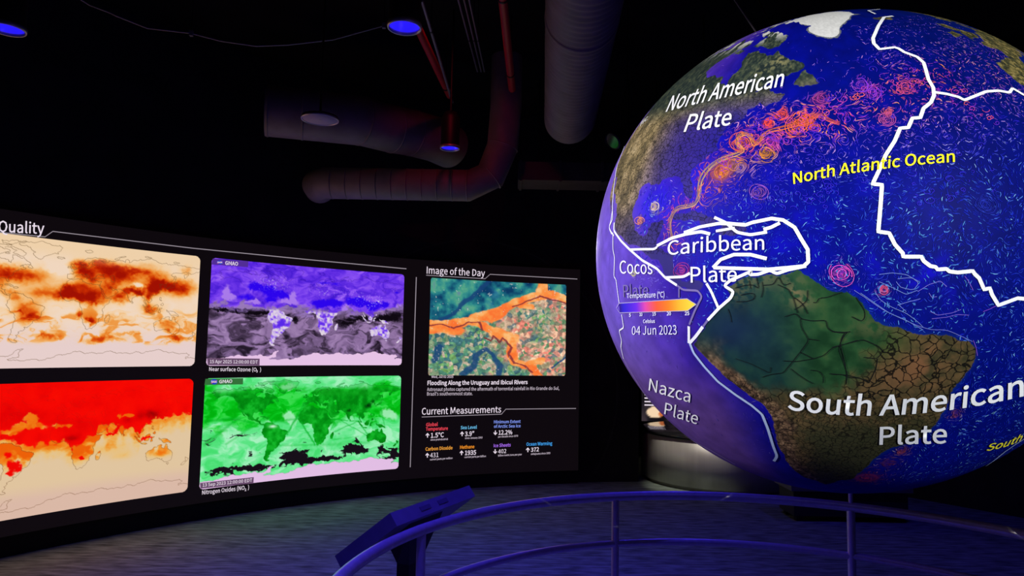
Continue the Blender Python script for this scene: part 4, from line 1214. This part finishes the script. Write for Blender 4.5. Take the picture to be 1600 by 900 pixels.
# --- ocean current streaks
GS = np.array([(1050,374),(1046,352),(1050,334),(1060,324),(1074,323),(1086,320),(1092,308),(1093,288),(1098,272),(1112,257),(1130,248),(1150,242),(1164,236),(1152,226),(1153,214),(1163,208),(1173,214),(1178,228),(1186,222),(1192,210),(1206,204),(1225,200),(1248,194),(1266,190),(1272,180),(1284,182),(1300,190),(1312,193)])
gs_lo, gs_la = px_ll(GS[:, 0], GS[:, 1])
ed = np.array([(e[0], e[1], e[2]) for e in EDDY])
ed_lo, ed_la = px_ll(ed[:, 0], ed[:, 1])
ed_s = np.where(np.arange(len(ed)) % 3 == 0, -1, 1)
ed_r = np.array([np.hypot(*(np.array(px_ll(np.array(e[0]), np.array(e[1] + e[2]))) - np.array((a, b)))) for e, a, b in zip(ed, ed_lo, ed_la)])
xe = rng.uniform(-105, -8, 260); ye = rng.uniform(8, 55, 260)
re_, se_ = rng.uniform(.7, 1.9, 260), rng.choice([-1, 1], 260)


def psi(lo, la):
    s = 9 * fbm(lo * .16, la * .16, 3, 2) + 3.2 * fbm(lo * .5, la * .5, 2, 4)
    for a, b, r_, g in zip(ed_lo, ed_la, ed_r, ed_s):
        s = s + g * 5 * np.exp(-((lo - a) ** 2 * np.cos(np.radians(b)) ** 2 + (la - b) ** 2) / (2 * (1.2 * r_) ** 2))
    for a, b, r_, g in zip(xe, ye, re_, se_):
        s = s + g * 1.1 * np.exp(-((lo - a) ** 2 * .7 + (la - b) ** 2) / (2 * r_ ** 2))
    return s


def streak_field(n):
    lo = rng.uniform(-118, 4, n * 4)
    la = np.degrees(np.arcsin(rng.uniform(math.sin(math.radians(-46)), math.sin(math.radians(64)), n * 4)))
    # keep to the side one can see, thin out the calm seas
    dens = np.ones_like(lo)
    dens *= np.where((la > 44) & (lo < -38), .12, 1)
    dens *= np.where((lo < -78) & (la < 8), .22, 1)
    dens *= np.where((lo < -60) & (la < -5), .10, 1)
    dens *= np.where((lo < -98), .15, 1)
    dens *= np.where((la > 52), .5, 1)
    dens *= np.where((la < -25), .8, 1)
    ok = (rng.random(len(lo)) < dens) & (sample(gmf, lo, la) < .3)
    # extra seeds round the eddies and along the stream
    j = rng.integers(0, len(ed_lo), 1500)
    a_, q = rng.uniform(0, 6.28, 1500), rng.uniform(.3, 1.7, 1500)
    elo = ed_lo[j] + np.cos(a_) * q * ed_r[j] * 1.2
    ela = ed_la[j] + np.sin(a_) * q * ed_r[j]
    ek = sample(gmf, elo, ela) < .3
    return np.concatenate([lo[ok][:n], elo[ek]]), np.concatenate([la[ok][:n], ela[ek]])


slo_, sla_ = streak_field(15000)
NS = len(slo_)
STEPS = 7
TR = np.zeros((STEPS, NS, 2))
lo, la = slo_.copy(), sla_.copy()
steplen = rng.uniform(.03, .17, NS)
dgs = np.min([np.hypot((slo_ - a) * .8, sla_ - b) for a, b in zip(gs_lo, gs_la)], 0)
steplen = np.where(dgs < 5, steplen * 1.7, steplen)
for i in range(STEPS):
    TR[i, :, 0], TR[i, :, 1] = lo, la
    h_ = .05
    gx = (psi(lo + h_, la) - psi(lo - h_, la)) / (2 * h_)
    gy = (psi(lo, la + h_) - psi(lo, la - h_)) / (2 * h_)
    vx, vy = -gy, gx
    sp_ = np.hypot(vx, vy) + 1e-6
    lo = lo + vx / sp_ * steplen / np.cos(np.radians(la))
    la = la + vy / sp_ * steplen
dgs = np.min([np.hypot((slo_ - a) * .8, sla_ - b) for a, b in zip(gs_lo, gs_la)], 0)
ded = np.min([np.hypot((slo_ - a), sla_ - b) / (r_ * 1.6 + .4) for a, b, r_ in zip(ed_lo, ed_la, ed_r)], 0)
jed = np.argmin([np.hypot((slo_ - a), sla_ - b) / (r_ + .3) for a, b, r_ in zip(ed_lo, ed_la, ed_r)], 0)
warm = np.clip(np.exp(-(dgs / 2.4) ** 2) + .55 * np.exp(-((sla_ - 39 - .12 * (slo_ + 50)) / 5) ** 2) * (slo_ < -22) * (slo_ > -70) + .35 * np.exp(-((sla_ - 42) / 8) ** 2) * (slo_ > -45), 0, 1)
rnd = rng.random(NS)
trop = ramp(rnd, [(0,(10,18,170)),(.5,(20,40,186)),(.8,(38,66,196)),(.94,(74,124,212)),(1,(130,186,226))])
wrm = ramp(rnd, [(0,(50,20,190)),(.35,(110,40,200)),(.6,(200,60,170)),(.8,(236,96,100)),(1,(250,160,90))])
mid = ramp(rnd, [(0,(24,20,180)),(.5,(60,50,200)),(.85,(120,90,210)),(1,(180,130,220))])
cs = mixc(trop, mid, smooth(20, 34, sla_))
cs = mixc(cs, wrm, np.clip(warm * 1.2, 0, 1))
edc = np.array([e[3] for e in EDDY], float)[jed]
cs = mixc(cs, np.clip(edc * (.45 + .5 * rnd)[:, None] + 14, 0, 255), np.exp(-ded ** 2 * 1.3))
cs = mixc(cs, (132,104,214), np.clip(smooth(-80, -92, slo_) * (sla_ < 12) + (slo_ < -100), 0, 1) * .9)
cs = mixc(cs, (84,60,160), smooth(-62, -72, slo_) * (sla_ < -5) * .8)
bright = (sla_ < 16) & (slo_ > -58) & (slo_ < -30) & (sla_ > -3) & (rnd > .82)
cs = np.where(bright[:, None], np.array((74, 134, 210.)), cs)
wd_ = np.where(rnd > .9, .0020, .0014)
VV, FF, CC = [], [], []
base_i = 0
for s_i in range(NS):
    D = ll_dir(TR[:, s_i, 0], TR[:, s_i, 1])
    L_ = sample(gmf, TR[:, s_i, 0], TR[:, s_i, 1])
    if L_.max() > .5: continue
    wv = wd_[s_i] * np.array([.3, .8, 1, 1, 1, .8, .3])
    V_, F_ = ribbon_arrays(D, wv, .0008 + .0006 * rnd[s_i])
    VV.append(V_); FF.append(F_ + base_i); base_i += len(V_)
    CC.append(np.repeat(cs[s_i][None], len(V_), 0))
# the stream itself: several strands side by side
for kk in range(7):
    off_ = rng.uniform(-3.6, 3.6)
    Q = GS + rng.normal(0, .9, GS.shape)
    T_ = np.gradient(GS, axis=0)
    N_ = np.stack([-T_[:, 1], T_[:, 0]], -1) / (np.linalg.norm(T_, axis=-1, keepdims=True) + 1e-6)
    Q = Q + N_ * off_
    tt = np.linspace(0, len(Q) - 1, 160)
    Q = np.stack([np.interp(tt, np.arange(len(Q)), Q[:, 0]), np.interp(tt, np.arange(len(Q)), Q[:, 1])], -1)
    for _ in range(6): Q[1:-1] = .25 * Q[:-2] + .5 * Q[1:-1] + .25 * Q[2:]
    V_, F_ = ribbon_arrays(globe_dir(Q[:, 0], Q[:, 1]), .0014, .0012 + .0001 * kk)
    VV.append(V_); FF.append(F_ + base_i); base_i += len(V_)
    u = np.repeat(np.linspace(0, 1, 160), 2)
    CC.append(ramp(u, [(0,(206,150,130)),(.3,(214,178,140)),(.55,(244,164,90)),(.8,(240,110,80)),(1,(220,80,110))]) * rng.uniform(.65, 1.0))
# rings of the named eddies
for (ex, ey, er, ec, es), r0 in zip(EDDY, ed_r):
    for q in (.55, .85, 1.15, 1.5):
        if er < 8 and q > 1.2: continue
        if er > 25 or ey > 640 or (er > 14 and q > .7): continue
        a_ = np.linspace(0, 2 * math.pi * rng.uniform(.6, 1.0), 40) + rng.uniform(0, 6)
        rr = er * q * (1 + .12 * np.sin(a_ * 2 + rng.uniform(0, 6)))
        V_, F_ = ribbon_arrays(globe_dir(ex + rr * np.cos(a_), ey + rr * np.sin(a_) * .95), .0017, .0015)
        VV.append(V_); FF.append(F_ + base_i); base_i += len(V_)
        CC.append(np.repeat(np.clip(np.array(ec, float) * rng.uniform(.7, 1.05) + 16, 0, 255)[None], len(V_), 0))
# many small curls north-east of the stream
for kk in range(330):
    ex = rng.uniform(1170, 1560)
    if kk > 190:
        ex, ey = rng.uniform(1095, 1320), rng.uniform(185, 325)
    elif rng.random() < .62:
        ey = np.interp(ex, [1170, 1250, 1350, 1450, 1560], [215, 185, 145, 120, 190]) + rng.normal(0, 17)
    else:
        ey = rng.uniform(180, 330)
    er = rng.uniform(2.0, 7.5)
    if sample(gmf, *[np.array([q]) for q in px_ll(np.array(ex), np.array(ey))])[0] > .2: continue
    a_ = np.linspace(0, rng.uniform(2.5, 8.5), 30) + rng.uniform(0, 6)
    rr = er * np.linspace(.35, 1.1, 30)
    V_, F_ = ribbon_arrays(globe_dir(ex + rr * np.cos(a_) * 1.15, ey + rr * np.sin(a_) * .85), .0016, .0016)
    VV.append(V_); FF.append(F_ + base_i); base_i += len(V_)
    hot = math.exp(-((ey - np.interp(ex, [1095, 1170, 1250, 1350, 1450, 1560], [275, 230, 190, 145, 120, 190])) / 26) ** 2) * rng.uniform(.2, 1)
    c_ = ramp(np.array(hot), [(0, (44, 34, 190)), (.3, (90, 40, 205)), (.6, (190, 60, 170)), (1, (240, 100, 90))])
    CC.append(np.repeat(c_[None], len(V_), 0))
# long bright strands of the North Brazil current
for pts_ in ([(155,240),(260,310),(360,380),(480,435),(600,490),(700,520),(800,515),(900,560),(985,600)], [(200,260),(300,330),(400,400),(520,450),(640,520)], [(300,250),(340,310),(420,360),(520,400),(600,460),(640,500)], [(330,180),(420,220),(520,270),(600,240)], [(460,345),(540,320),(620,300)], [(470,345),(520,390)], [(600,250),(680,200),(760,175),(805,215)], [(690,390),(740,415),(840,400),(905,375)], [(700,440),(800,430),(880,410),(960,415)], [(680,260),(700,290),(735,285)], [(990,590),(1010,640),(1020,700)], [(930,140),(960,180),(990,240)], [(460,160),(560,150),(610,190),(570,240),(480,220),(450,180)], [(330,130),(420,118),(520,130),(610,180)], [(1060,390),(1110,370),(1150,350)]):
    Q = np.array(sc(*BR, pts_))
    tt = np.linspace(0, len(Q) - 1, 40)
    Q = np.stack([np.interp(tt, np.arange(len(Q)), Q[:, 0]), np.interp(tt, np.arange(len(Q)), Q[:, 1])], -1)
    for _ in range(4): Q[1:-1] = .25 * Q[:-2] + .5 * Q[1:-1] + .25 * Q[2:]
    V_, F_ = ribbon_arrays(globe_dir(Q[:, 0], Q[:, 1]), .0014, .0016)
    VV.append(V_); FF.append(F_ + base_i); base_i += len(V_)
    f_ = (Q[:, 0].mean() - 1300) / 250
    CC.append(np.repeat((np.array((90, 170, 205)) * (1 - f_) + np.array((130, 70, 205)) * f_)[None], len(V_), 0))
stm = quad_mesh('current_streaks', np.concatenate(VV), np.concatenate(FF), s2l(np.concatenate(CC)) * .95)
tag(link('current_streaks', stm, M_STROKE, globe), 'fine coloured streaks of ocean currents', kind='stuff')
# cables that carry the globe
for az, el in ((200, 1), (330, 1), (85, 1)):
    a = math.radians(az)
    p0 = GC + np.array([math.cos(a) * .30, math.sin(a) * .30, math.sqrt(GR ** 2 - .09) - .004])
    p1 = np.array([GC[0] + math.cos(a) * 2.2, GC[1] + math.sin(a) * 2.2, CEIL])
    MB().tube([p0, p1], .004, 6).build('suspension_cable', M_STEELCABLE, globe)

# ================================================================ GUARD RAILING
RC = np.array([1.135, 2.596])
RRAD = 1.789
rail = thing('guard_railing', (RC[0], RC[1], 0), 'circular steel pipe guard railing round the globe', 'railing')


def ring(z, rad, name):
    n_ = 128
    MB().tube([(RC[0] + RRAD * math.cos(2 * math.pi * i / n_), RC[1] + RRAD * math.sin(2 * math.pi * i / n_), z) for i in range(n_)], rad, 14, closed=True).build(name, M_RAIL, rail)


ring(0.99, 0.027, 'top_rail')
for z in (0.71, 0.43, 0.15):
    ring(z, 0.021, 'lower_rail')
for i in range(8):
    a = math.radians(60.5 + 45 * i)
    x, y = RC[0] + RRAD * math.cos(a), RC[1] + RRAD * math.sin(a)
    o = MB().tube([(x, y, 0.012), (x, y, 0.972)], 0.023, 16).build('post', M_RAIL, rail)
    MB().lathe((x, y, 0), [(0.0, 0.0), (0.055, 0.0), (0.055, 0.010), (0.026, 0.014), (0.0, 0.014)], 20).build('base_flange', M_RAIL, o)
    if i == 0:
        MB().lathe((x, y, 1.01), [(0.012, 0), (0.012, 0.07), (0.016, 0.075), (0.010, 0.092), (0.0, 0.095)], 14).build('finial', M_RAIL, o)

# ================================================================ INFORMATION LECTERN on the rail
A_, R_, L_ = at_z(609.4, 801.4, 1.10), at_z(733, 758.3, 1.10), at_z(522, 869, 0.855)
e1 = (R_ - A_); e2 = (L_ - A_); e2 = e2 - e1 * (e2 @ e1) / (e1 @ e1)
nrm3 = np.cross(e1, e2); nrm3 /= np.linalg.norm(nrm3)
if nrm3[2] < 0: nrm3 = -nrm3
D_ = A_ + e1 + e2
lec = thing('information_lectern', ((A_ + D_) / 2 * (1, 1, 0)), 'tilted information lectern on a post beside the railing', 'lectern')
TH_ = 0.07
corners = [A_, R_, D_, A_ + e2]
MB().prism([c - nrm3 * TH_ for c in corners], nrm3 * TH_).build('casing', M_LECT, lec)
ins = [A_ + e1 * u + e2 * v + nrm3 * .002 for u, v in ((.06, .1), (.94, .1), (.94, .9), (.06, .9))]
MB().prism(ins, nrm3 * .004).build('display', M_GLASS, lec)
mid_e = A_ + e1 * .5
vent_c = lambda u, t_: A_ + e1 * u - nrm3 * t_
for u0, u1 in ((.30, .42), (.52, .64)):
    out = -e2 / np.linalg.norm(e2) * .001
    MB().prism([vent_c(u0, .022) + out, vent_c(u1, .022) + out, vent_c(u1, .045) + out, vent_c(u0, .045) + out], out * 2).build('vent', M_VENT, lec)
pc = A_ + e1 * .42 + e2 * .30
ptop = pc[2] - .03
pc = np.array([pc[0], pc[1]])
rz = math.atan2(e1[1], e1[0])
pz = .78
MB().box((pc[0], pc[1], pz / 2), (.115, .075, pz), rz).build('post', M_BLACK, lec)
ce, se = math.cos(rz), math.sin(rz)
und = lambda u, v: A_ + e1 * u + e2 * v - nrm3 * (TH_ + .001)
b4 = [(pc[0] + x * ce - y * se, pc[1] + x * se + y * ce, pz) for x, y in ((-.0575, -.0375), (.0575, -.0375), (.0575, .0375), (-.0575, .0375))]
t4 = [und(.22, .12), und(.62, .12), und(.62, .55), und(.22, .55)]
MB().add(b4 + [tuple(p_) for p_ in t4], [(0, 3, 2, 1), (4, 5, 6, 7), (0, 1, 5, 4), (1, 2, 6, 5), (2, 3, 7, 6), (3, 0, 4, 7)]).build('bracket', M_BLACK, lec)
MB().box((pc[0], pc[1], .008), (.3, .26, .016), rz).build('base_plate', M_BLACK, lec)

# ================================================================ DESK, DISPLAY, BENCH
dc = (3.12, 10.35)
desk = thing('round_desk', (dc[0], dc[1], 0), 'round desk clad in brushed steel behind the globe', 'desk')
MB().lathe((dc[0], dc[1], 0), [(0, 0.0), (1.10, 0.0), (1.10, .05), (1.15, .05), (1.15, .68), (0, .68)], 72).build('cladding', M_DESK, desk)
MB().lathe((dc[0], dc[1], .681), [(0, 0), (1.17, 0), (1.17, .035), (1.155, .04), (0, .04)], 72).build('desk_top', M_TOP, desk)

dsp = thing('wall_display', (2.85, Y1 - .06, .6), 'lit display with a picture above the round desk', 'display')
MB().box((2.85, Y1 - .055, 1.4), (1.12, .10, 1.66)).build('casing', M_BLACK, dsp)
n_, m_ = 60, 50
uu, vvv = np.meshgrid(np.linspace(0, 1, m_), np.linspace(0, 1, n_))
pc3 = ramp(fbm(uu * 6, vvv * 7, 4, 3), [(.3,(16,14,18)),(.5,(30,26,32)),(.75,(60,50,56))])
fig = np.exp(-((uu - .22) / .13) ** 2 - ((vvv - .90) / .055) ** 2) * 1.5
pc3 = mixc(pc3, (246,214,176), smooth(.35, .6, fig * (.6 + .8 * fbm(uu * 10, vvv * 10, 3, 1))))
pc3 = mixc(pc3, (206,110,60), smooth(.45, .7, np.exp(-((uu - .32) / .05) ** 2 - ((vvv - .92) / .04) ** 2)))
Pd = np.stack([2.32 + 1.06 * uu, np.full_like(uu, Y1 - .115), 2.2 - 1.58 * vvv], -1).reshape(-1, 3)
link('picture', quad_mesh('picture', Pd, grid_faces(n_, m_)[:, ::-1], s2l(pc3).reshape(-1, 3)), M_SCREEN, dsp)
for i in range(5):
    MB().box((2.52 - .02 * (i % 2), Y1 - .118, 1.14 - i * .06), (.30 - .04 * (i % 2), .003, .022)).build('text_line', M_TXT, dsp)

bc = at_z(1333, 818, 0)
bench = thing('low_bench', (bc[0], bc[1] + .3, 0), 'low black bench on the floor beyond the railing under the globe', 'bench')
BW, BD = 1.36, .5
by = bc[1] + BD / 2
MB().box((bc[0], by, .20), (BW - .08, BD - .08, .28)).build('body', M_BENCH, bench)
MB().box((bc[0], by, .375), (BW, BD, .07)).build('seat_board', M_BENCHTOP, bench)
for sx in (-1, 1):
    for sy in (-1, 1):
        MB().box((bc[0] + sx * (BW / 2 - .12), by + sy * (BD / 2 - .1), .03), (.08, .08, .06)).build('foot', M_BLACK, bench)

# ================================================================ CEILING EQUIPMENT
def downlight(x, y, z, label, lit=True, group='blue can downlights', power=75.0, r=.105):
    t_ = thing('can_downlight', (x, y, z), label, 'ceiling light', group)
    MB().lathe((x, y, z), [(r * .93, .002), (r * .93, .30), (r * .6, .36), (0, .36)], 28).build('housing', M_BLACK, t_)
    MB().tube([(x, y, z + .355), (x, y, CEIL - .002)], .012, 8).build('stem', M_BLACK, t_)
    MB().lathe((x, y, z), [(r * .86, .012), (r * .88, -.004), (r * .97, -.006), (r, .004), (r, .02), (r * .93, .02)], 32).build('trim_ring', M_TRIM, t_)
    rf = MB().lathe((x, y, z), [(r * .86, .012), (r * .7, .06), (r * .4, .085), (0, .09)], 28).build('reflector', M_BLUEREF, t_)
    MB().lathe((x, y, z), [(0, .05), (r * .16, .055), (r * .2, .088)], 16).build('lamp', M_LAMPCORE, rf)
    s_ = spot('downlight_beam', (x, y, z - .012), (x, y, 0), power, (.05, .03, 1.0), math.radians(96), .6, .04)
    s_.parent = t_
    s_.location = (0, 0, -.012)
    s_.rotation_euler = (0, 0, 0)
    return t_


d1, d2, d0 = at_z(632, 43, 3.8), at_z(703, 232, 3.8), at_z(11, 46, 3.8)
downlight(d1[0], d1[1], 3.8, 'large blue lit can downlight next to the red pipe', power=230)
downlight(d2[0], d2[1], 3.8, 'small blue lit can downlight above the round duct elbow', r=.098)
downlight(d0[0], d0[1], 3.8, 'blue lit can downlight cut by the left edge of the picture', power=20)
for x, y, pw in ((1.85, 6.6, 42), (4.3, 6.6, 42), (-.68, 1.6, 150), (4.3, 1.6, 40)):
    downlight(x, y, 3.8, 'blue can downlight hidden behind the globe or above the view', group='blue can downlights out of view', power=pw)

wl_ = thing('can_downlight', (1.75, 8.35, 3.8), 'warm white can downlight hidden behind the globe in front of the desk', 'ceiling light')
MB().lathe((1.75, 8.35, 3.8), [(.1, 0), (.1, .3), (.06, .36), (0, .36)], 24).build('housing', M_BLACK, wl_)
MB().tube([(1.75, 8.35, 4.155), (1.75, 8.35, CEIL - .002)], .012, 8).build('stem', M_BLACK, wl_)
ws_ = spot('desk_beam', (1.75, 8.35, 3.785), (2.45, 9.5, .62), 230, (1.0, .92, .8), math.radians(22), .7, .04)
ws_.parent = wl_
ws_.location = (0, 0, -.015)

dp = at_z(500, 187, 3.8)
spk_ = thing('pendant_speaker', (dp[0], dp[1], 3.8), 'round violet grey speaker disc hanging under the elbow duct', 'speaker')
MB().lathe((dp[0], dp[1], 3.8), [(.155, .012), (.15, .028), (.05, .034), (0, .034)], 36).build('housing', M_DUCT_DK, spk_)
g_ = MB().lathe((dp[0], dp[1], 3.8), [(0, .0), (.146, .0), (.150, .011), (0, .0115)], 40).build('grille', M_SPEAKER, spk_)
MB().lathe((dp[0], dp[1], 3.8), [(.147, .011), (.149, -.005), (.158, -.005), (.160, .012), (.152, .013)], 40).build('rim', M_TRIM, spk_)
MB().lathe((dp[0], dp[1], 3.8), [(0, -.004), (.007, -.003), (.009, -.0003)], 12).build('centre_screw', M_TRIM, g_)
MB().tube([(dp[0], dp[1], 3.83), (dp[0], dp[1], CEIL - .002)], .01, 8).build('stem', M_BLACK, spk_)


def duct(name, path, rad, label, material, ribs=None, collars=(), seg=36, cw=.022, ch=.035):
    """round air duct; ribs = spacing of fine rings along the run, collars = joints (point, direction)"""
    P = [np.asarray(p, float) for p in path]
    t_ = thing(name, (P[0] + P[-1]) / 2, label, 'air duct')
    Q, R_a = [], []
    if ribs:
        s0 = 0
        for a, b in zip(P[:-1], P[1:]):
            L = np.linalg.norm(b - a)
            k = max(2, int(L / (ribs / 4)))
            for i in range(k):
                Q.append(a + (b - a) * i / k)
                R_a.append(rad * (1 + .022 * math.cos((s0 + L * i / k) / ribs * 2 * math.pi)))
            s0 += L
        Q.append(P[-1]); R_a.append(rad)
    else:
        Q, R_a = P, [rad] * len(P)
    MB().tube(Q, R_a, seg).build('shell', material, t_)
    for p_, d_ in collars:
        p_ = np.asarray(p_, float); d_ = np.asarray(d_, float); d_ = d_ / np.linalg.norm(d_)
        MB().tube([p_ - d_ * cw, p_ - d_ * cw * .8, p_ + d_ * cw * .8, p_ + d_ * cw], [rad, rad * (1 + ch), rad * (1 + ch), rad], seg).build('collar', material, t_)
    return t_


# big elbow duct
z_ = 4.26
a0 = at_z(408, 207, 4.0); a1 = at_z(560, 222, 4.0); a2 = at_z(640, 240, 4.0)
pth = [(a0[0], a0[1] + .1, z_), (a0[0] * .6 + a1[0] * .4, a0[1] * .6 + a1[1] * .4 + .1, z_), (a1[0], a1[1] + .1, z_), (a1[0] * .4 + a2[0] * .6, a1[1] * .4 + a2[1] * .6 + .12, z_), (a2[0], a2[1] + .15, z_ + .02), (a2[0] + .22, a2[1] + .36, z_ + .02), (a2[0] + .38, a2[1] + .66, z_ + .02)]
dirs = [np.array(pth[i + 1]) - np.array(pth[i]) for i in range(len(pth) - 1)]
duct('elbow_duct', pth, .26, 'large dull metal elbow duct behind the round speaker', M_DUCT, collars=[(np.array(pth[0]) + dirs[0] * .06, dirs[0]), (np.array(pth[0]) + dirs[0] * .95, dirs[0]), (pth[2], dirs[2]), (pth[3], dirs[3]), (pth[4], dirs[4])], cw=.010, ch=.02)

# flexible duct running away overhead
vx = .046
fp = [(.44 + vx * (y - 4.2), y, 4.25) for y in np.linspace(1.0, 6.9, 12)]
fp += [(.44 + vx * 2.95, 7.2, 4.32), (.44 + vx * 3.1, 7.38, 4.5), (.44 + vx * 3.2, 7.45, 4.8), (.44 + vx * 3.2, 7.45, CEIL)]
duct('ribbed_duct', fp, .26, 'wide ribbed duct hanging from the ceiling beside the globe', M_DUCT, ribs=.075, collars=[((.44 + vx * .55, 4.75, 4.25), (vx, 1, 0))])

# lower duct with mitred elbow
lz, ly = 3.70, 7.72
la_ = at_y(492, 293, ly); lb_ = at_y(733, 296, ly)
lp = [(la_[0] - .02, ly + .28, lz + .0), (la_[0], ly + .12, lz), (la_[0] + .10, ly, lz), (lb_[0], ly, lz), (lb_[0] + .24, ly, lz + .12), (lb_[0] + .37, ly - .03, lz + .45), (lb_[0] + .40, ly - .03, lz + .9), (lb_[0] + .40, ly - .03, CEIL)]
cl = [((x_, ly, lz), (1, 0, 0)) for x_ in np.linspace(la_[0] + .2, lb_[0] - .02, 10)] + [(lp[4], (.8, 0, .7)), (lp[5], (.3, 0, 1))]
duct('mitred_duct', lp, .178, 'low horizontal round duct with mitred elbow above the video wall', M_DUCT, collars=cl, cw=.007, ch=.02)

# flat crossing duct
rdt = thing('flat_duct', (.75, 8.2, 4.0), 'flat rectangular duct crossing at the end of the ribbed duct', 'air duct')
MB().box((.85, 8.3, 3.97), (1.6, .5, .22)).build('shell', M_DUCT_DK, rdt)
for x_ in (.08, .55, 1.05, 1.62):
    MB().box((x_, 8.3, 3.97), (.03, .53, .25)).build('flange', M_DUCT_DK, rdt)
for x_ in (.3, 1.4):
    MB().tube([(x_, 8.3, 4.075), (x_, 8.3, CEIL - .002)], .008, 6).build('hanger_rod', M_BLACK, rdt)


def pipe(name, q0, q1, z0, z1, rad, material, label, cat='pipe', group=None, ext=(0, 0)):
    a, b = at_z(*q0, z0), at_z(*q1, z1)
    d = b - a
    a, b = a - d * ext[0], b + d * ext[1]
    t_ = thing(name, (a + b) / 2, label, cat, group)
    MB().tube([a, b], rad, 14).build('run', material, t_)
    L = np.linalg.norm(b - a)
    dd = (b - a) / L
    for s_ in np.arange(.5, L, 1.5):
        c_ = a + dd * s_
        MB().tube([c_ - dd * .012, c_ + dd * .012], rad * 1.12, 14).build('clamp', M_BLACK, t_)
        MB().tube([c_ + np.array([0, 0, rad]), (c_[0], c_[1], CEIL - .001)], .005, 6).build('hanger_rod', M_BLACK, t_)
    return t_


pipe('sprinkler_pipe', (657, 52), (702, 148), 4.6, 4.6, .036, M_REDPIPE, 'red sprinkler pipe running behind the large blue downlight', ext=(.5, .02))
pipe('sprinkler_pipe', (786, 0), (799, 128), 4.6, 4.6, .038, M_REDPIPE, 'red sprinkler pipe at the top left of the ribbed duct', ext=(1.2, .12))
pipe('conduit', (662, 10), (704, 150), 4.4, 4.4, .012, M_CONDUIT, 'thin grey conduit slanting between the red pipe and the dark bracket', 'conduit', ext=(.05, .1))
for i, (q0, q1, nm) in enumerate((((716, 0), (746, 112), 'leftmost'), ((725, 0), (752, 112), 'middle'), ((733, 0), (757, 112), 'rightmost'))):
    pipe('conduit', q0, q1, 4.8, 4.8, .008, M_CONDUIT, nm + ' of three thin parallel conduits between the two red pipes', 'conduit', 'three thin conduits', ext=(.8, .0))

# track spot by the globe's edge
tsx = at_y(965, 216, 6.3)
ts = thing('track_spotlight', tsx, 'small dark track spotlight with bright reflector beside the globe', 'spotlight')
dv = np.array([-.72, -.45, -.62]); dv /= np.linalg.norm(dv)
MB().tube([tsx - dv * .10, tsx - dv * .08, tsx + dv * .05, tsx + dv * .07], [.05, .07, .078, .08], 20).build('housing', M_BLACK, ts)
MB().tube([tsx + dv * .066, tsx + dv * .074], [.070, .066], 20).build('lens', M_LENS, ts)
MB().tube([tsx + dv * .066, tsx + dv * .082], [.084, .082], 20, caps=False).build('bezel', M_TRIM, ts)
MB().tube([tsx - dv * .05 + np.array([0, 0, .06]), tsx + np.array([.03, 0, .30]), tsx + np.array([.09, 0, .50]), (tsx[0] + .09, tsx[1], CEIL - .002)], .008, 8).build('arm', M_BLACK, ts)

# loose cable under the ceiling, upper left
cpx = [(118, -6), (140, 8), (172, 20), (182, 25), (230, 44), (265, 48), (299, 52), (345, 64), (400, 72), (450, 70), (520, 62), (600, 40)]
cz = [4.7, 4.68, 4.64, 4.63, 4.6, 4.6, 4.62, 4.6, 4.58, 4.62, 4.68, 4.8]
cab = thing('ceiling_cable', at_z(299, 52, 4.62), 'thin cable drooping across the dark ceiling at upper left', 'cable')
cpts = [at_z(x, y, z) for (x, y), z in zip(cpx, cz)]
MB().tube(cpts, .007, 8).build('run', M_CONDUIT, cab)
for i in (0, 6, 11):
    c_ = cpts[i]
    MB().box(c_ + np.array([0, 0, .0]), (.03, .03, .05)).build('clip', M_CONDUIT, cab)
    MB().tube([c_ + np.array([0, 0, .02]), (c_[0], c_[1], CEIL - .001)], .004, 6).build('hanger', M_BLACK, cab)

# red wash light that colours the pipes, mounted above the view
rl = np.array([-.52, 5.25, 5.02])
rw = thing('red_wash_light', rl, 'red stage light under the ceiling above the view', 'spotlight')
rd = np.array([.06, .75, -.62]); rd /= np.linalg.norm(rd)
MB().tube([rl - rd * .10, rl - rd * .09, rl], [.03, .045, .05], 20).build('housing', M_BLACK, rw)
MB().tube([rl - rd * .08, (rl[0], rl[1] - .07, CEIL - .002)], .012, 8).build('stem', M_BLACK, rw)
rs = spot('red_wash_beam', tuple(rl + rd * .02), tuple(rl + rd * 4), 17, (1.0, .03, .08), math.radians(72), .9, .03)
rs.parent = rw
rs.location = rd * .02
